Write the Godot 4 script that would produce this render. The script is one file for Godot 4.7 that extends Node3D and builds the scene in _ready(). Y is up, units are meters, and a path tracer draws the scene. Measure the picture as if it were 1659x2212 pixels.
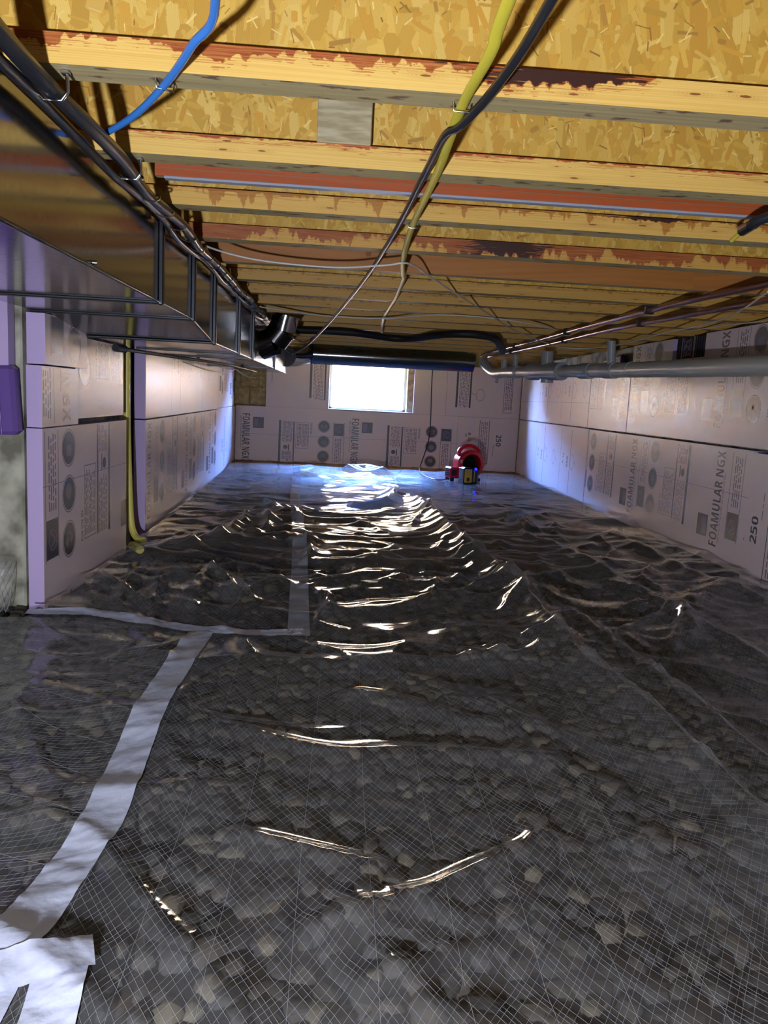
extends Node3D

var rng := RandomNumberGenerator.new()
var used := {}
var M := {}

# ------------------------------------------------------------------ naming
func numbered(called: String) -> String:
	if not used.has(called):
		used[called] = 0
		return called
	used[called] += 1
	return "%s_%03d" % [called, used[called]]

func tag(o: Node, label: String, category: String, group := "") -> void:
	o.set_meta("label", label)
	o.set_meta("category", category)
	if group != "":
		o.set_meta("group", group)

func thing(called: String, label: String, category: String, at := Vector3.ZERO, group := "") -> Node3D:
	var o := Node3D.new()
	o.name = numbered(called)
	o.position = at
	add_child(o)
	tag(o, label, category, group)
	return o

func structure(called: String) -> Node3D:
	var o := Node3D.new()
	o.name = called
	add_child(o)
	o.set_meta("kind", "structure")
	return o

func put(mesh: Mesh, called: String, mat: Material, parent: Node = null) -> MeshInstance3D:
	var o := MeshInstance3D.new()
	o.mesh = mesh
	o.material_override = mat
	if parent == null:
		o.name = numbered(called)
		add_child(o)
	else:
		o.name = called
		parent.add_child(o, true)
	return o

# ------------------------------------------------------------------ mesh helpers
func mb() -> SurfaceTool:
	var st := SurfaceTool.new()
	st.begin(Mesh.PRIMITIVE_TRIANGLES)
	return st

func tri(st: SurfaceTool, a: Vector3, b: Vector3, c: Vector3, n: Vector3) -> void:
	st.set_normal(n)
	if (b - a).cross(c - a).dot(n) > 0.0:
		st.add_vertex(a); st.add_vertex(c); st.add_vertex(b)
	else:
		st.add_vertex(a); st.add_vertex(b); st.add_vertex(c)

func quad(st: SurfaceTool, a: Vector3, b: Vector3, c: Vector3, d: Vector3, n: Vector3) -> void:
	tri(st, a, b, c, n)
	tri(st, a, c, d, n)

func quad_auto(st: SurfaceTool, a: Vector3, b: Vector3, c: Vector3, d: Vector3, out_hint: Vector3) -> void:
	var n := (c - a).cross(d - b).normalized()
	if n.dot(out_hint) < 0.0:
		n = -n
	quad(st, a, b, c, d, n)

func bbox(st: SurfaceTool, centre: Vector3, size: Vector3, bevel := 0.0, basis := Basis()) -> void:
	var h := size * 0.5
	bevel = minf(bevel, minf(h.x, minf(h.y, h.z)) * 0.9)
	var v := func(sg: Array, ax: int) -> Vector3:
		var p := Vector3.ZERO
		for i in 3:
			p[i] = sg[i] * (h[i] if i == ax else h[i] - bevel)
		return centre + basis * p
	for a in 3:
		var b := (a + 1) % 3
		var c := (a + 2) % 3
		for s in [-1, 1]:
			var ring := []
			for q in [[-1, -1], [1, -1], [1, 1], [-1, 1]]:
				var sg := [0, 0, 0]
				sg[a] = s; sg[b] = q[0]; sg[c] = q[1]
				ring.append(v.call(sg, a))
			var n := Vector3.ZERO
			n[a] = s
			quad(st, ring[0], ring[1], ring[2], ring[3], basis * n)
		if bevel > 0.0:
			for sa in [-1, 1]:
				for sb in [-1, 1]:
					var g0 := [0, 0, 0]
					g0[a] = sa; g0[b] = sb; g0[c] = -1
					var g1 := [0, 0, 0]
					g1[a] = sa; g1[b] = sb; g1[c] = 1
					var n := Vector3.ZERO
					n[a] = sa; n[b] = sb
					quad(st, v.call(g0, a), v.call(g1, a), v.call(g1, b), v.call(g0, b), basis * n.normalized())
	if bevel > 0.0:
		for sx in [-1, 1]:
			for sy in [-1, 1]:
				for sz in [-1, 1]:
					var sg := [sx, sy, sz]
					tri(st, v.call(sg, 0), v.call(sg, 1), v.call(sg, 2), basis * Vector3(sx, sy, sz).normalized())

func box_mesh(a: Vector3, b: Vector3, bevel := 0.0) -> ArrayMesh:
	var st := mb()
	bbox(st, (a + b) * 0.5, (b - a).abs(), bevel)
	return st.commit()

func smooth(pts: Array, steps: int) -> PackedVector3Array:
	var out := PackedVector3Array()
	for i in pts.size() - 1:
		var p0: Vector3 = pts[maxi(i - 1, 0)]
		var p1: Vector3 = pts[i]
		var p2: Vector3 = pts[i + 1]
		var p3: Vector3 = pts[mini(i + 2, pts.size() - 1)]
		for k in steps:
			var t := float(k) / steps
			out.append(0.5 * (2.0 * p1 + (p2 - p0) * t + (2.0 * p0 - 5.0 * p1 + 4.0 * p2 - p3) * t * t + (3.0 * p1 - p0 - 3.0 * p2 + p3) * t * t * t))
	out.append(pts[-1])
	return out

func tube(st: SurfaceTool, pts: PackedVector3Array, r: float, sides := 8, ry := -1.0, twist := 0.0, caps := true) -> void:
	if ry < 0.0:
		ry = r
	var rings := []
	var norms := []
	var up := Vector3.UP
	for i in pts.size():
		var d := (pts[mini(i + 1, pts.size() - 1)] - pts[maxi(i - 1, 0)]).normalized()
		if absf(d.dot(up)) > 0.97:
			up = Vector3.RIGHT
		var side := d.cross(up).normalized()
		var u := side.cross(d).normalized()
		up = u if absf(u.dot(Vector3.UP)) < 0.3 else Vector3.UP
		var ring := []
		var nr := []
		for k in sides:
			var a := TAU * k / sides
			var x := cos(a) * r
			var y := sin(a) * ry
			var tw := twist * i
			var xx := x * cos(tw) - y * sin(tw)
			var yy := x * sin(tw) + y * cos(tw)
			ring.append(pts[i] + side * xx + u * yy)
			var nx := cos(a) / r
			var ny := sin(a) / ry
			nr.append((side * (nx * cos(tw) - ny * sin(tw)) + u * (nx * sin(tw) + ny * cos(tw))).normalized())
		rings.append(ring)
		norms.append(nr)
	for i in pts.size() - 1:
		for k in sides:
			var k2 := (k + 1) % sides
			var a: Vector3 = rings[i][k]
			var b: Vector3 = rings[i][k2]
			var c: Vector3 = rings[i + 1][k2]
			var d: Vector3 = rings[i + 1][k]
			var q := [[a, norms[i][k]], [b, norms[i][k2]], [c, norms[i + 1][k2]], [a, norms[i][k]], [c, norms[i + 1][k2]], [d, norms[i + 1][k]]]
			var flip: bool = (b - a).cross(c - a).dot(norms[i][k]) > 0.0
			for t in 2:
				var o := [0, 2, 1] if flip else [0, 1, 2]
				for j in o:
					st.set_normal(q[t * 3 + j][1])
					st.add_vertex(q[t * 3 + j][0])
	if caps:
		for e in [0, pts.size() - 1]:
			var n: Vector3 = (pts[0] - pts[1]).normalized() if e == 0 else (pts[-1] - pts[-2]).normalized()
			for k in sides:
				tri(st, pts[e], rings[e][k], rings[e][(k + 1) % sides], n)

func tube_mesh(pts: Array, r: float, sides := 8, steps := 6, ry := -1.0, twist := 0.0) -> ArrayMesh:
	var st := mb()
	tube(st, smooth(pts, steps), r, sides, ry, twist)
	return st.commit()

func straight(pts: Array, r: float, sides := 12) -> ArrayMesh:
	var st := mb()
	tube(st, PackedVector3Array(pts), r, sides)
	return st.commit()

# profile: array of Vector2(radius, height along axis y); x form places it
func lathe(st: SurfaceTool, prof: Array, n: int, xf: Transform3D) -> void:
	for i in prof.size() - 1:
		var p: Vector2 = prof[i]
		var q: Vector2 = prof[i + 1]
		var e := q - p
		var nn := Vector2(e.y, -e.x).normalized()
		for k in n:
			var a := TAU * k / n
			var b := TAU * (k + 1) / n
			var da := Vector3(cos(a), 0, sin(a))
			var db := Vector3(cos(b), 0, sin(b))
			var v := [da * p.x + Vector3.UP * p.y, db * p.x + Vector3.UP * p.y, db * q.x + Vector3.UP * q.y, da * q.x + Vector3.UP * q.y]
			var na := da * nn.x + Vector3.UP * nn.y
			var nb := db * nn.x + Vector3.UP * nn.y
			var nv := [na, nb, nb, na]
			var mid := (na + nb).normalized()
			for t in [[0, 1, 2], [0, 2, 3]]:
				var A: Vector3 = v[t[0]]
				var B: Vector3 = v[t[1]]
				var C: Vector3 = v[t[2]]
				if (B - A).cross(C - A).length_squared() < 1e-14:
					continue
				var o: Array = [t[0], t[2], t[1]] if (B - A).cross(C - A).dot(mid) > 0.0 else t
				for j in o:
					st.set_normal(xf.basis * (nv[j] as Vector3))
					st.add_vertex(xf * (v[j] as Vector3))

func extrude(st: SurfaceTool, poly: PackedVector2Array, o: Vector3, s: Vector3, t: Vector3, nrm: Vector3, depth: float) -> void:
	var idx := Geometry2D.triangulate_polygon(poly)
	var f := func(p: Vector2, k: float) -> Vector3: return o + s * p.x + t * p.y - nrm * k
	for i in range(0, idx.size(), 3):
		tri(st, f.call(poly[idx[i]], 0.0), f.call(poly[idx[i + 1]], 0.0), f.call(poly[idx[i + 2]], 0.0), nrm)
		tri(st, f.call(poly[idx[i]], depth), f.call(poly[idx[i + 1]], depth), f.call(poly[idx[i + 2]], depth), -nrm)
	var mid := Vector2.ZERO
	var ccw := 0.0
	for i in poly.size():
		var a := poly[i]
		var b := poly[(i + 1) % poly.size()]
		ccw += a.x * b.y - a.y * b.x
	for i in poly.size():
		var a := poly[i]
		var b := poly[(i + 1) % poly.size()]
		var e := b - a
		var on := Vector2(e.y, -e.x).normalized() * signf(ccw)
		quad(st, f.call(a, 0.0), f.call(b, 0.0), f.call(b, depth), f.call(a, depth), s * on.x + t * on.y)

# ------------------------------------------------------------------ materials
func noise_tex(freq: float, ramp: Array, seed_: int, size := 512, kind := FastNoiseLite.TYPE_SIMPLEX_SMOOTH, octaves := 4) -> NoiseTexture2D:
	var n := FastNoiseLite.new()
	n.noise_type = kind
	n.frequency = freq
	n.seed = seed_
	n.fractal_octaves = octaves
	var t := NoiseTexture2D.new()
	t.width = size
	t.height = size
	t.seamless = true
	t.noise = n
	if ramp.size():
		var g := Gradient.new()
		g.offsets = PackedFloat32Array(ramp.map(func(r): return r[0]))
		g.colors = PackedColorArray(ramp.map(func(r): return r[1]))
		t.color_ramp = g
	return t

func mat(called: String, c: Color, rough := 0.6, metal := 0.0) -> StandardMaterial3D:
	var m := StandardMaterial3D.new()
	m.resource_name = called
	m.albedo_color = c
	m.roughness = rough
	m.metallic = metal
	M[called] = m
	return m

func tri_mat(called: String, tex: Texture2D, scale: Vector3, rough := 0.7, tint := Color.WHITE, world := false) -> StandardMaterial3D:
	var m := mat(called, tint, rough)
	m.albedo_texture = tex
	m.uv1_triplanar = true
	m.uv1_world_triplanar = world
	m.uv1_scale = scale
	return m

func osb_texture() -> ImageTexture:
	# flat strands of wood pressed at all angles, most of them upright
	var w := 1536
	var h := 512
	var px := PackedByteArray()
	px.resize(w * h * 3)
	for i in w * h:
		px[i * 3] = 198; px[i * 3 + 1] = 158; px[i * 3 + 2] = 66
	var r := RandomNumberGenerator.new()
	r.seed = 11
	var base := [Color8(200, 160, 66), Color8(206, 168, 76), Color8(192, 150, 58), Color8(198, 156, 62), Color8(204, 164, 70), Color8(188, 146, 56), Color8(212, 178, 90), Color8(194, 146, 54), Color8(202, 164, 76)]
	for k in 2450:
		var big := k < 1500
		var wisp := k > 2150
		var L := r.randf_range(50, 140) if big else (r.randf_range(9, 34) if wisp else r.randf_range(14, 60))
		var W := r.randf_range(14, 38) if big else (r.randf_range(1.5, 3.5) if wisp else r.randf_range(4, 14))
		var a := PI / 2 + r.randfn(0.0, 0.32 if big else 0.9)
		var c: Color = base[r.randi() % base.size()]
		if wisp:
			c = Color8(226, 198, 118) if r.randf() < 0.7 else Color8(146, 106, 46)
		elif not big and r.randf() < 0.16:
			c = Color8(170, 128, 54)
		c = c * r.randf_range(0.96, 1.03)
		var cx := r.randf() * w
		var cy := r.randf() * h
		var ca := cos(a)
		var sa := sin(a)
		var ex := int(absf(ca) * L / 2 + absf(sa) * W / 2) + 1
		var ey := int(absf(sa) * L / 2 + absf(ca) * W / 2) + 1
		var grain := r.randf_range(0.0, 6.0)
		var R := int(clampf(c.r, 0, 1) * 255)
		var G := int(clampf(c.g, 0, 1) * 255)
		var B := int(clampf(c.b, 0, 1) * 255)
		var hl := L / 2
		var hw := W / 2
		for dy in range(-ey, ey + 1):
			var yy := posmod(int(cy) + dy, h) * w
			for dx in range(-ex, ex + 1):
				var v := -dx * sa + dy * ca
				if absf(v) > hw:
					continue
				var u := dx * ca + dy * sa
				if absf(u) + absf(v) * 0.4 > hl:
					continue
				var g := int(5.0 * sin(v * 1.7 + grain))
				if hw - absf(v) < 0.9 and big:
					g -= 10
				var o := (yy + posmod(int(cx) + dx, w)) * 3
				px[o] = clampi(R + g, 0, 255)
				px[o + 1] = clampi(G + g, 0, 255)
				px[o + 2] = clampi(B + g, 0, 255)
	return ImageTexture.create_from_image(Image.create_from_data(w, h, false, Image.FORMAT_RGB8, px))

# pine or LVL face, long along u; stain: amount 0..1, dark: centre of the blackened stretch, full: whole face red
func flange_texture(seed_: int, base: Color, stain: float, dark_at: float, dark_w: float, drips: float, red: Color, ends := 9.0, grey := Color8(192, 176, 130)) -> ImageTexture:
	var w := 1408
	var h := 96
	var under := 32
	var px := PackedByteArray()
	px.resize(w * (h + under) * 3)
	var n := FastNoiseLite.new()
	n.seed = seed_
	n.frequency = 0.02
	var e := FastNoiseLite.new()
	e.seed = seed_ + 7
	e.frequency = 0.012
	e.fractal_octaves = 5
	var r := RandomNumberGenerator.new()
	r.seed = seed_
	var knots := []
	for i in 20:
		knots.append(Vector3(r.randf() * w, r.randf_range(12, h - 8), r.randf_range(2.5, 7.0)))
	var black := Color8(48, 24, 16)
	for x in w:
		var u := float(x) / w
		var edge := stain * (0.30 + 0.55 * e.get_noise_2d(x * 0.9, 3.0) + 0.35 * e.get_noise_2d(x * 5.0, 40.0))
		var near := exp(-pow((u - dark_at) / dark_w, 2.0)) if dark_w > 0.0 else 0.0
		edge += near * 0.42 * stain
		if u > ends:
			edge -= 1.2 * smoothstep(ends, ends + 0.025, u)
		var drip := maxf(0.0, e.get_noise_2d(x * 3.0, 90.0) - 0.12) * 3.0 * drips
		for y in h:
			var v := float(y) / h
			var g := 0.5 + 0.5 * n.get_noise_2d(x * 0.12, y * 7.0 + sin(x * 0.006) * 60.0)
			var c := base.lerp(base * Color(0.84, 0.76, 0.58), g * 0.75)
			for kn: Vector3 in knots:
				var d := Vector2((x - kn.x) * 0.75, (y - kn.y) * 1.1).length()
				if d < kn.z * 3.0:
					var ring := 0.5 + 0.5 * sin(d * 2.2)
					c = c.lerp(Color8(120, 66, 24), 0.85 if d < kn.z * 0.6 else 0.28 * ring * (1.0 - d / (kn.z * 3.0)))
			if v < edge + 0.25 and e.get_noise_2d(x * 0.7, y * 16.0 + 150.0) > 0.18:
				c = c.lerp(red, 0.45)
			var rough_edge := edge + 0.10 * e.get_noise_2d(x * 7.0, y * 4.0 + 300.0)
			if v < rough_edge:
				c = c.lerp(red, 0.55 + 0.4 * clampf(0.5 + 1.6 * e.get_noise_2d(x * 1.0, y * 14.0 + 500.0), 0.0, 1.0))
				var soot := near * 1.25 + e.get_noise_2d(x * 2.0, y * 9.0 + 700.0) * 0.9 - 0.12
				if soot > 0.3 and v < rough_edge * 0.9:
					c = c.lerp(black, clampf((soot - 0.3) * 4.0, 0.0, 0.92))
			elif drip > 0.0 and v < edge + drip + 0.25 * e.get_noise_2d(x * 11.0, 5.0):
				c = c.lerp(red, 0.55)
			var o := (y * w + x) * 3
			px[o] = int(clampf(c.r, 0, 1) * 255)
			px[o + 1] = int(clampf(c.g, 0, 1) * 255)
			px[o + 2] = int(clampf(c.b, 0, 1) * 255)
	# weathered grey underside in the last rows
	for x in w:
		for y in under:
			var g := 0.5 + 0.5 * n.get_noise_2d(x * 0.15, y * 11.0 + 900.0)
			var c := grey.lerp(grey * Color(0.78, 0.76, 0.70), g)
			var blot := e.get_noise_2d(x * 1.6, y * 6.0 + 1200.0)
			if blot > 0.34:
				c = c.lerp(Color8(92, 64, 52), clampf((blot - 0.34) * 6.0, 0.0, 0.75))
			var o := ((h + y) * w + x) * 3
			px[o] = int(clampf(c.r, 0, 1) * 255)
			px[o + 1] = int(clampf(c.g, 0, 1) * 255)
			px[o + 2] = int(clampf(c.b, 0, 1) * 255)
	return ImageTexture.create_from_image(Image.create_from_data(w, h + under, false, Image.FORMAT_RGB8, px))

func make_materials() -> void:
	var osb := mat("osb", Color.WHITE, 0.62)
	osb.albedo_texture = osb_texture()
	tri_mat("subfloor", osb.albedo_texture, Vector3(0.55, 0.55, 0.55) * 1.0, 0.8)
	var pine := Color8(236, 200, 112)
	var red := Color8(150, 66, 24)
	var defs := [
		[1, pine, 0.85, 0.585, 0.055, 0.0, red],
		[2, pine, 0.22, 0.3, 0.0, 0.0, Color8(160, 62, 30)],
		[3, Color8(226, 186, 100), 0.30, 0.74, 0.03, 0.7, Color8(150, 84, 22)],
		[4, Color8(216, 172, 88), 1.9, 0.6, 0.04, 0.4, Color8(142, 66, 30)],
		[5, Color8(204, 164, 84), 0.12, 0.5, 0.0, 0.2, Color8(130, 80, 34)],
	]
	for d in defs:
		var m := mat("flange%d" % d[0], Color.WHITE, 0.55)
		m.albedo_texture = flange_texture(d[0] * 13, d[1], d[2], d[3], d[4], d[5], d[6], 0.632 if d[0] == 1 else 9.0)
	var lvl := mat("lvl", Color.WHITE, 0.5)
	lvl.albedo_texture = flange_texture(91, Color8(176, 118, 58), 0.3, 0.4, 0.0, 0.0, Color8(150, 84, 40))
	var redwood := mat("redwood", Color.WHITE, 0.42)
	redwood.albedo_texture = flange_texture(57, Color8(172, 88, 48), 0.05, 0.4, 0.0, 0.0, Color8(130, 46, 26))
	mat("strip", Color8(150, 154, 168), 0.3)
	tri_mat("greywood", noise_tex(0.012, [[0.25, Color8(150, 138, 104)], [0.5, Color8(166, 154, 120)], [0.8, Color8(180, 170, 138)]], 5), Vector3(1.5, 9, 9), 0.7)
	tri_mat("concrete", noise_tex(0.01, [[0.2, Color8(112, 110, 96)], [0.45, Color8(160, 158, 142)], [0.7, Color8(188, 186, 168)]], 6), Vector3(1.1, 1.1, 1.1), 0.9)
	tri_mat("blockwall", noise_tex(0.02, [[0.2, Color8(150, 128, 84)], [0.6, Color8(182, 158, 108)], [0.85, Color8(196, 174, 126)]], 8), Vector3(1.4, 1.4, 1.4), 0.9)
	tri_mat("soil", noise_tex(0.015, [[0.2, Color8(34, 29, 24)], [0.5, Color8(56, 48, 39)], [0.8, Color8(82, 71, 58)]], 9), Vector3(1.3, 1.3, 1.3), 0.95)
	tri_mat("clay", noise_tex(0.02, [[0.2, Color8(110, 72, 40)], [0.5, Color8(150, 102, 60)], [0.8, Color8(176, 128, 82)]], 10), Vector3(2, 2, 2), 0.95)
	for k in 4:
		var t: Color = [Color8(48, 46, 43), Color8(62, 58, 52), Color8(38, 37, 35), Color8(84, 78, 64)][k]
		mat("stone%d" % k, t, 0.85)
	# rigid foam: film face and sawn edge are the same lilac stuff
	mat("foam", Color8(232, 214, 218), 0.37)
	mat("foam_edge", Color8(186, 166, 210), 0.7)
	mat("foam_dark", Color8(100, 74, 146), 0.3)
	mat("ink", Color8(84, 82, 90), 0.35)
	mat("ink_soft", Color8(136, 122, 142), 0.38)
	mat("ink_mid", Color8(122, 114, 116), 0.36)
	var galv := mat("galvanised", Color8(150, 152, 156), 0.17, 1.0)
	galv.roughness_texture = noise_tex(0.03, [[0.3, Color(0.75, 0.75, 0.75)], [0.7, Color(1, 1, 1)]], 15)
	galv.uv1_triplanar = true
	galv.uv1_scale = Vector3(3, 3, 3)
	mat("galv_edge", Color8(84, 86, 92), 0.3, 1.0)
	mat("black_plastic", Color8(34, 36, 42), 0.32)
	mat("black_matte", Color8(22, 22, 25), 0.6)
	mat("black_recess", Color8(10, 10, 11), 0.9)
	mat("yellow_jacket", Color8(206, 192, 62), 0.4)
	mat("yellow_pipe", Color8(226, 214, 104), 0.35)
	mat("blue_jacket", Color8(58, 124, 206), 0.4)
	mat("white_wire", Color8(206, 206, 200), 0.4)
	mat("pvc", Color8(176, 178, 174), 0.3)
	mat("pvc_fitting", Color8(158, 164, 168), 0.28)
	mat("copper", Color8(150, 112, 104), 0.25, 0.85)
	mat("steel_wire", Color8(186, 190, 194), 0.25, 1.0)
	mat("tape", Color8(186, 192, 212), 0.34)
	mat("clear_tape", Color(0.82, 0.85, 0.92, 0.5), 0.12).transparency = BaseMaterial3D.TRANSPARENCY_ALPHA
	var tb := noise_tex(0.02, [], 77, 512)
	M["tape"].heightmap_enabled = true
	M["tape"].heightmap_texture = tb
	M["tape"].heightmap_scale = 0.05
	M["tape"].uv1_triplanar = true
	M["tape"].uv1_scale = Vector3(5, 5, 5)
	for k in ["sheet"]:
		var s := mat(k, Color(0.78, 0.78, 0.78, 0.09), 0.08)
		s.metallic_specular = 0.47
		s.transparency = BaseMaterial3D.TRANSPARENCY_ALPHA
	mat("scrim", Color8(164, 168, 174), 0.2)
	mat("fan_red", Color8(196, 22, 34), 0.28)
	mat("dull_yellow", Color8(190, 160, 52), 0.45)
	mat("label_white", Color8(226, 222, 226), 0.5)
	var led := mat("led_blue", Color8(40, 60, 255), 0.3)
	led.emission_enabled = true
	led.emission = Color8(30, 40, 255)
	led.emission_energy_multiplier = 3.0
	var lamp := mat("lamp_lens", Color8(240, 244, 255), 0.3)
	lamp.emission_enabled = true
	lamp.emission = Color8(226, 234, 255)
	lamp.emission_energy_multiplier = 8.0
	var glass := mat("glass", Color(0.95, 0.97, 1.0, 0.04), 0.02)
	glass.transparency = BaseMaterial3D.TRANSPARENCY_ALPHA
	mat("vinyl", Color8(226, 222, 214), 0.4)
	tri_mat("fence_wood", noise_tex(0.012, [[0.2, Color8(212, 164, 92)], [0.6, Color8(226, 180, 108)], [0.85, Color8(234, 190, 120)]], 31), Vector3(0.8, 6, 6), 0.7)
	mat("leaf", Color8(226, 132, 30), 0.6)
	mat("twig", Color8(112, 78, 46), 0.8)
	tri_mat("turf", noise_tex(0.02, [[0.2, Color8(150, 128, 92)], [0.8, Color8(190, 166, 122)]], 32), Vector3(1, 1, 1), 0.95)
	mat("clear_crumple", Color(0.75, 0.82, 0.98, 0.35), 0.12).transparency = BaseMaterial3D.TRANSPARENCY_ALPHA

# ------------------------------------------------------------------ foam boards
var bold := SystemFont.new()

func text_on(st: SurfaceTool, words: String, cap: float, length: float, o: Vector3, along: Vector3, up: Vector3, nrm: Vector3) -> void:
	var t := TextMesh.new()
	t.font = bold
	t.text = words
	t.font_size = 48
	t.pixel_size = 0.01
	t.depth = 0.0
	t.curve_step = 1.5
	t.horizontal_alignment = HORIZONTAL_ALIGNMENT_LEFT
	var bx := t.get_aabb()
	if bx.size.x < 0.0001:
		return
	var sx := length / bx.size.x
	var sy := cap / bx.size.y
	var xf := Transform3D(Basis(along * sx, up * sy, nrm), o - along * bx.position.x * sx - up * bx.position.y * sy)
	var arr := t.get_mesh_arrays() if t.has_method("get_mesh_arrays") else t.surface_get_arrays(0)
	var vs: PackedVector3Array = arr[Mesh.ARRAY_VERTEX]
	var ix = arr[Mesh.ARRAY_INDEX]
	var list: Array = Array(ix) if ix != null and ix.size() else range(vs.size())
	for i in range(0, list.size(), 3):
		var a := xf * vs[list[i]]
		var b := xf * vs[list[i + 1]]
		var c := xf * vs[list[i + 2]]
		tri(st, a, b, c, nrm)

# One board: o is the lower left corner of its face, s and t run along and up, nrm points into the room.
class Board:
	var o: Vector3
	var s: Vector3
	var t: Vector3
	var n: Vector3
	var l: float
	var h: float
	var flip := false
	var phase := 0.0
	var ink: SurfaceTool
	var soft: SurfaceTool
	var root: Node3D
	var mat: Material
	var maker: Callable
	var joined := false
	func part(called: String) -> void:
		if joined:
			return
		maker.call(ink.commit(), called, mat, root)
		ink = SurfaceTool.new()
		ink.begin(Mesh.PRIMITIVE_TRIANGLES)
	var any_soft := false
	func at(p: Vector2, lift: float) -> Vector3:
		return o + s * p.x + t * p.y + n * lift
	func uv(u: float, v: float) -> Vector2:
		return Vector2(phase - u, h0 - v) if flip else Vector2(phase + u, v)
	var h0 := 0.61

func b_rect(b: Board, u0: float, u1: float, v0: float, v1: float, soft := false, lift := 0.0006) -> void:
	var p := b.uv(u0, v0)
	var q := b.uv(u1, v1)
	var x0 := clampf(minf(p.x, q.x), 0.004, b.l - 0.004)
	var x1 := clampf(maxf(p.x, q.x), 0.004, b.l - 0.004)
	var y0 := clampf(minf(p.y, q.y), 0.004, b.h - 0.004)
	var y1 := clampf(maxf(p.y, q.y), 0.004, b.h - 0.004)
	if x1 - x0 < 0.0008 or y1 - y0 < 0.0008:
		return
	var st := b.soft if soft else b.ink
	if soft: b.any_soft = true
	quad(st, b.at(Vector2(x0, y0), lift), b.at(Vector2(x1, y0), lift), b.at(Vector2(x1, y1), lift), b.at(Vector2(x0, y1), lift), b.n)
	if not soft:
		b.part("printed_panel" if minf(x1 - x0, y1 - y0) > 0.05 else "printed_bar")

func b_inside(b: Board, u0: float, u1: float, v0: float, v1: float) -> bool:
	for c in [b.uv(u0, v0), b.uv(u1, v1)]:
		if c.x < 0.0 or c.x > b.l or c.y < 0.0 or c.y > b.h:
			return false
	return true

func b_text(b: Board, words: String, u0: float, u1: float, v_start: float, v_end: float, soft := false) -> void:
	# reads from v_start down to v_end; its foot is at u0 and its head at u1
	var p := b.uv(u0, v_start)
	var q := b.uv(u1, v_end)
	if minf(p.x, q.x) < 0.002 or maxf(p.x, q.x) > b.l - 0.002:
		return
	# keep only the letters that lie on the board
	var lo := clampf(minf(p.y, q.y), 0.0, b.h)
	var hi := clampf(maxf(p.y, q.y), 0.0, b.h)
	var whole := absf(p.y - q.y)
	if hi - lo < 0.05:
		return
	var n := words.length()
	var from := 0
	var to := n
	if hi - lo < whole - 0.001:
		var each := whole / n
		if b.flip:
			from = ceili((lo - minf(p.y, q.y)) / each)
			to = n - ceili((maxf(p.y, q.y) - hi) / each)
			p.y += from * each
		else:
			from = ceili((maxf(p.y, q.y) - hi) / each)
			to = n - ceili((lo - minf(p.y, q.y)) / each)
			p.y -= from * each
		if to <= from:
			return
		whole = each * (to - from)
	var along := b.t if b.flip else -b.t
	var up := -b.s if b.flip else b.s
	if soft: b.any_soft = true
	text_on(b.soft if soft else b.ink, words.substr(from, to - from), absf(u1 - u0), whole, b.at(p, 0.0007), along, up, b.n)
	if not soft:
		b.part("printed_lettering")

func b_disc(b: Board, u: float, v: float, r0: float, r1: float, soft := false, lift := 0.0006, n := 22) -> void:
	var st := b.soft if soft else b.ink
	var c := b.uv(u, v)
	if c.x < r1 or c.x > b.l - r1 or c.y < r1 * 0.6 or c.y > b.h - r1 * 0.6:
		return
	if soft: b.any_soft = true
	for k in n:
		var d0 := Vector2.from_angle(TAU * k / n)
		var d1 := Vector2.from_angle(TAU * (k + 1) / n)
		var P := func(q: Vector2) -> Vector3: return b.at(Vector2(q.x, clampf(q.y, 0.003, b.h - 0.003)), lift)
		quad(st, P.call(c + d0 * r0), P.call(c + d0 * r1), P.call(c + d1 * r1), P.call(c + d1 * r0), b.n)
	if not soft:
		b.part("printed_disc")

func b_stroke(b: Board, pts: Array, w: float, soft := false, lift := 0.0010) -> void:
	var st := b.soft if soft else b.ink
	for i in pts.size() - 1:
		var p := b.uv(pts[i].x, pts[i].y)
		var q := b.uv(pts[i + 1].x, pts[i + 1].y)
		if minf(p.x, q.x) < 0.004 or maxf(p.x, q.x) > b.l - 0.004 or minf(p.y, q.y) < 0.004 or maxf(p.y, q.y) > b.h - 0.004:
			continue
		if soft: b.any_soft = true
		var d := (q - p).normalized().orthogonal() * w * 0.5
		quad(st, b.at(p + d, lift), b.at(q + d, lift), b.at(q - d, lift), b.at(p - d, lift), b.n)

# rows of print too small to read
func b_rows(b: Board, u0: float, u1: float, v0: float, v1: float, pitch: float, seed_: int, soft := true) -> void:
	var r := RandomNumberGenerator.new()
	r.seed = seed_
	var u := u0
	while u < u1:
		var v := v1
		while v > v0 + 0.02:
			var w := r.randf_range(0.012, 0.05)
			b_rect(b, u, u + pitch * 0.5, maxf(v - w, v0), v, soft)
			v -= w + 0.009
		u += pitch

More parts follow.
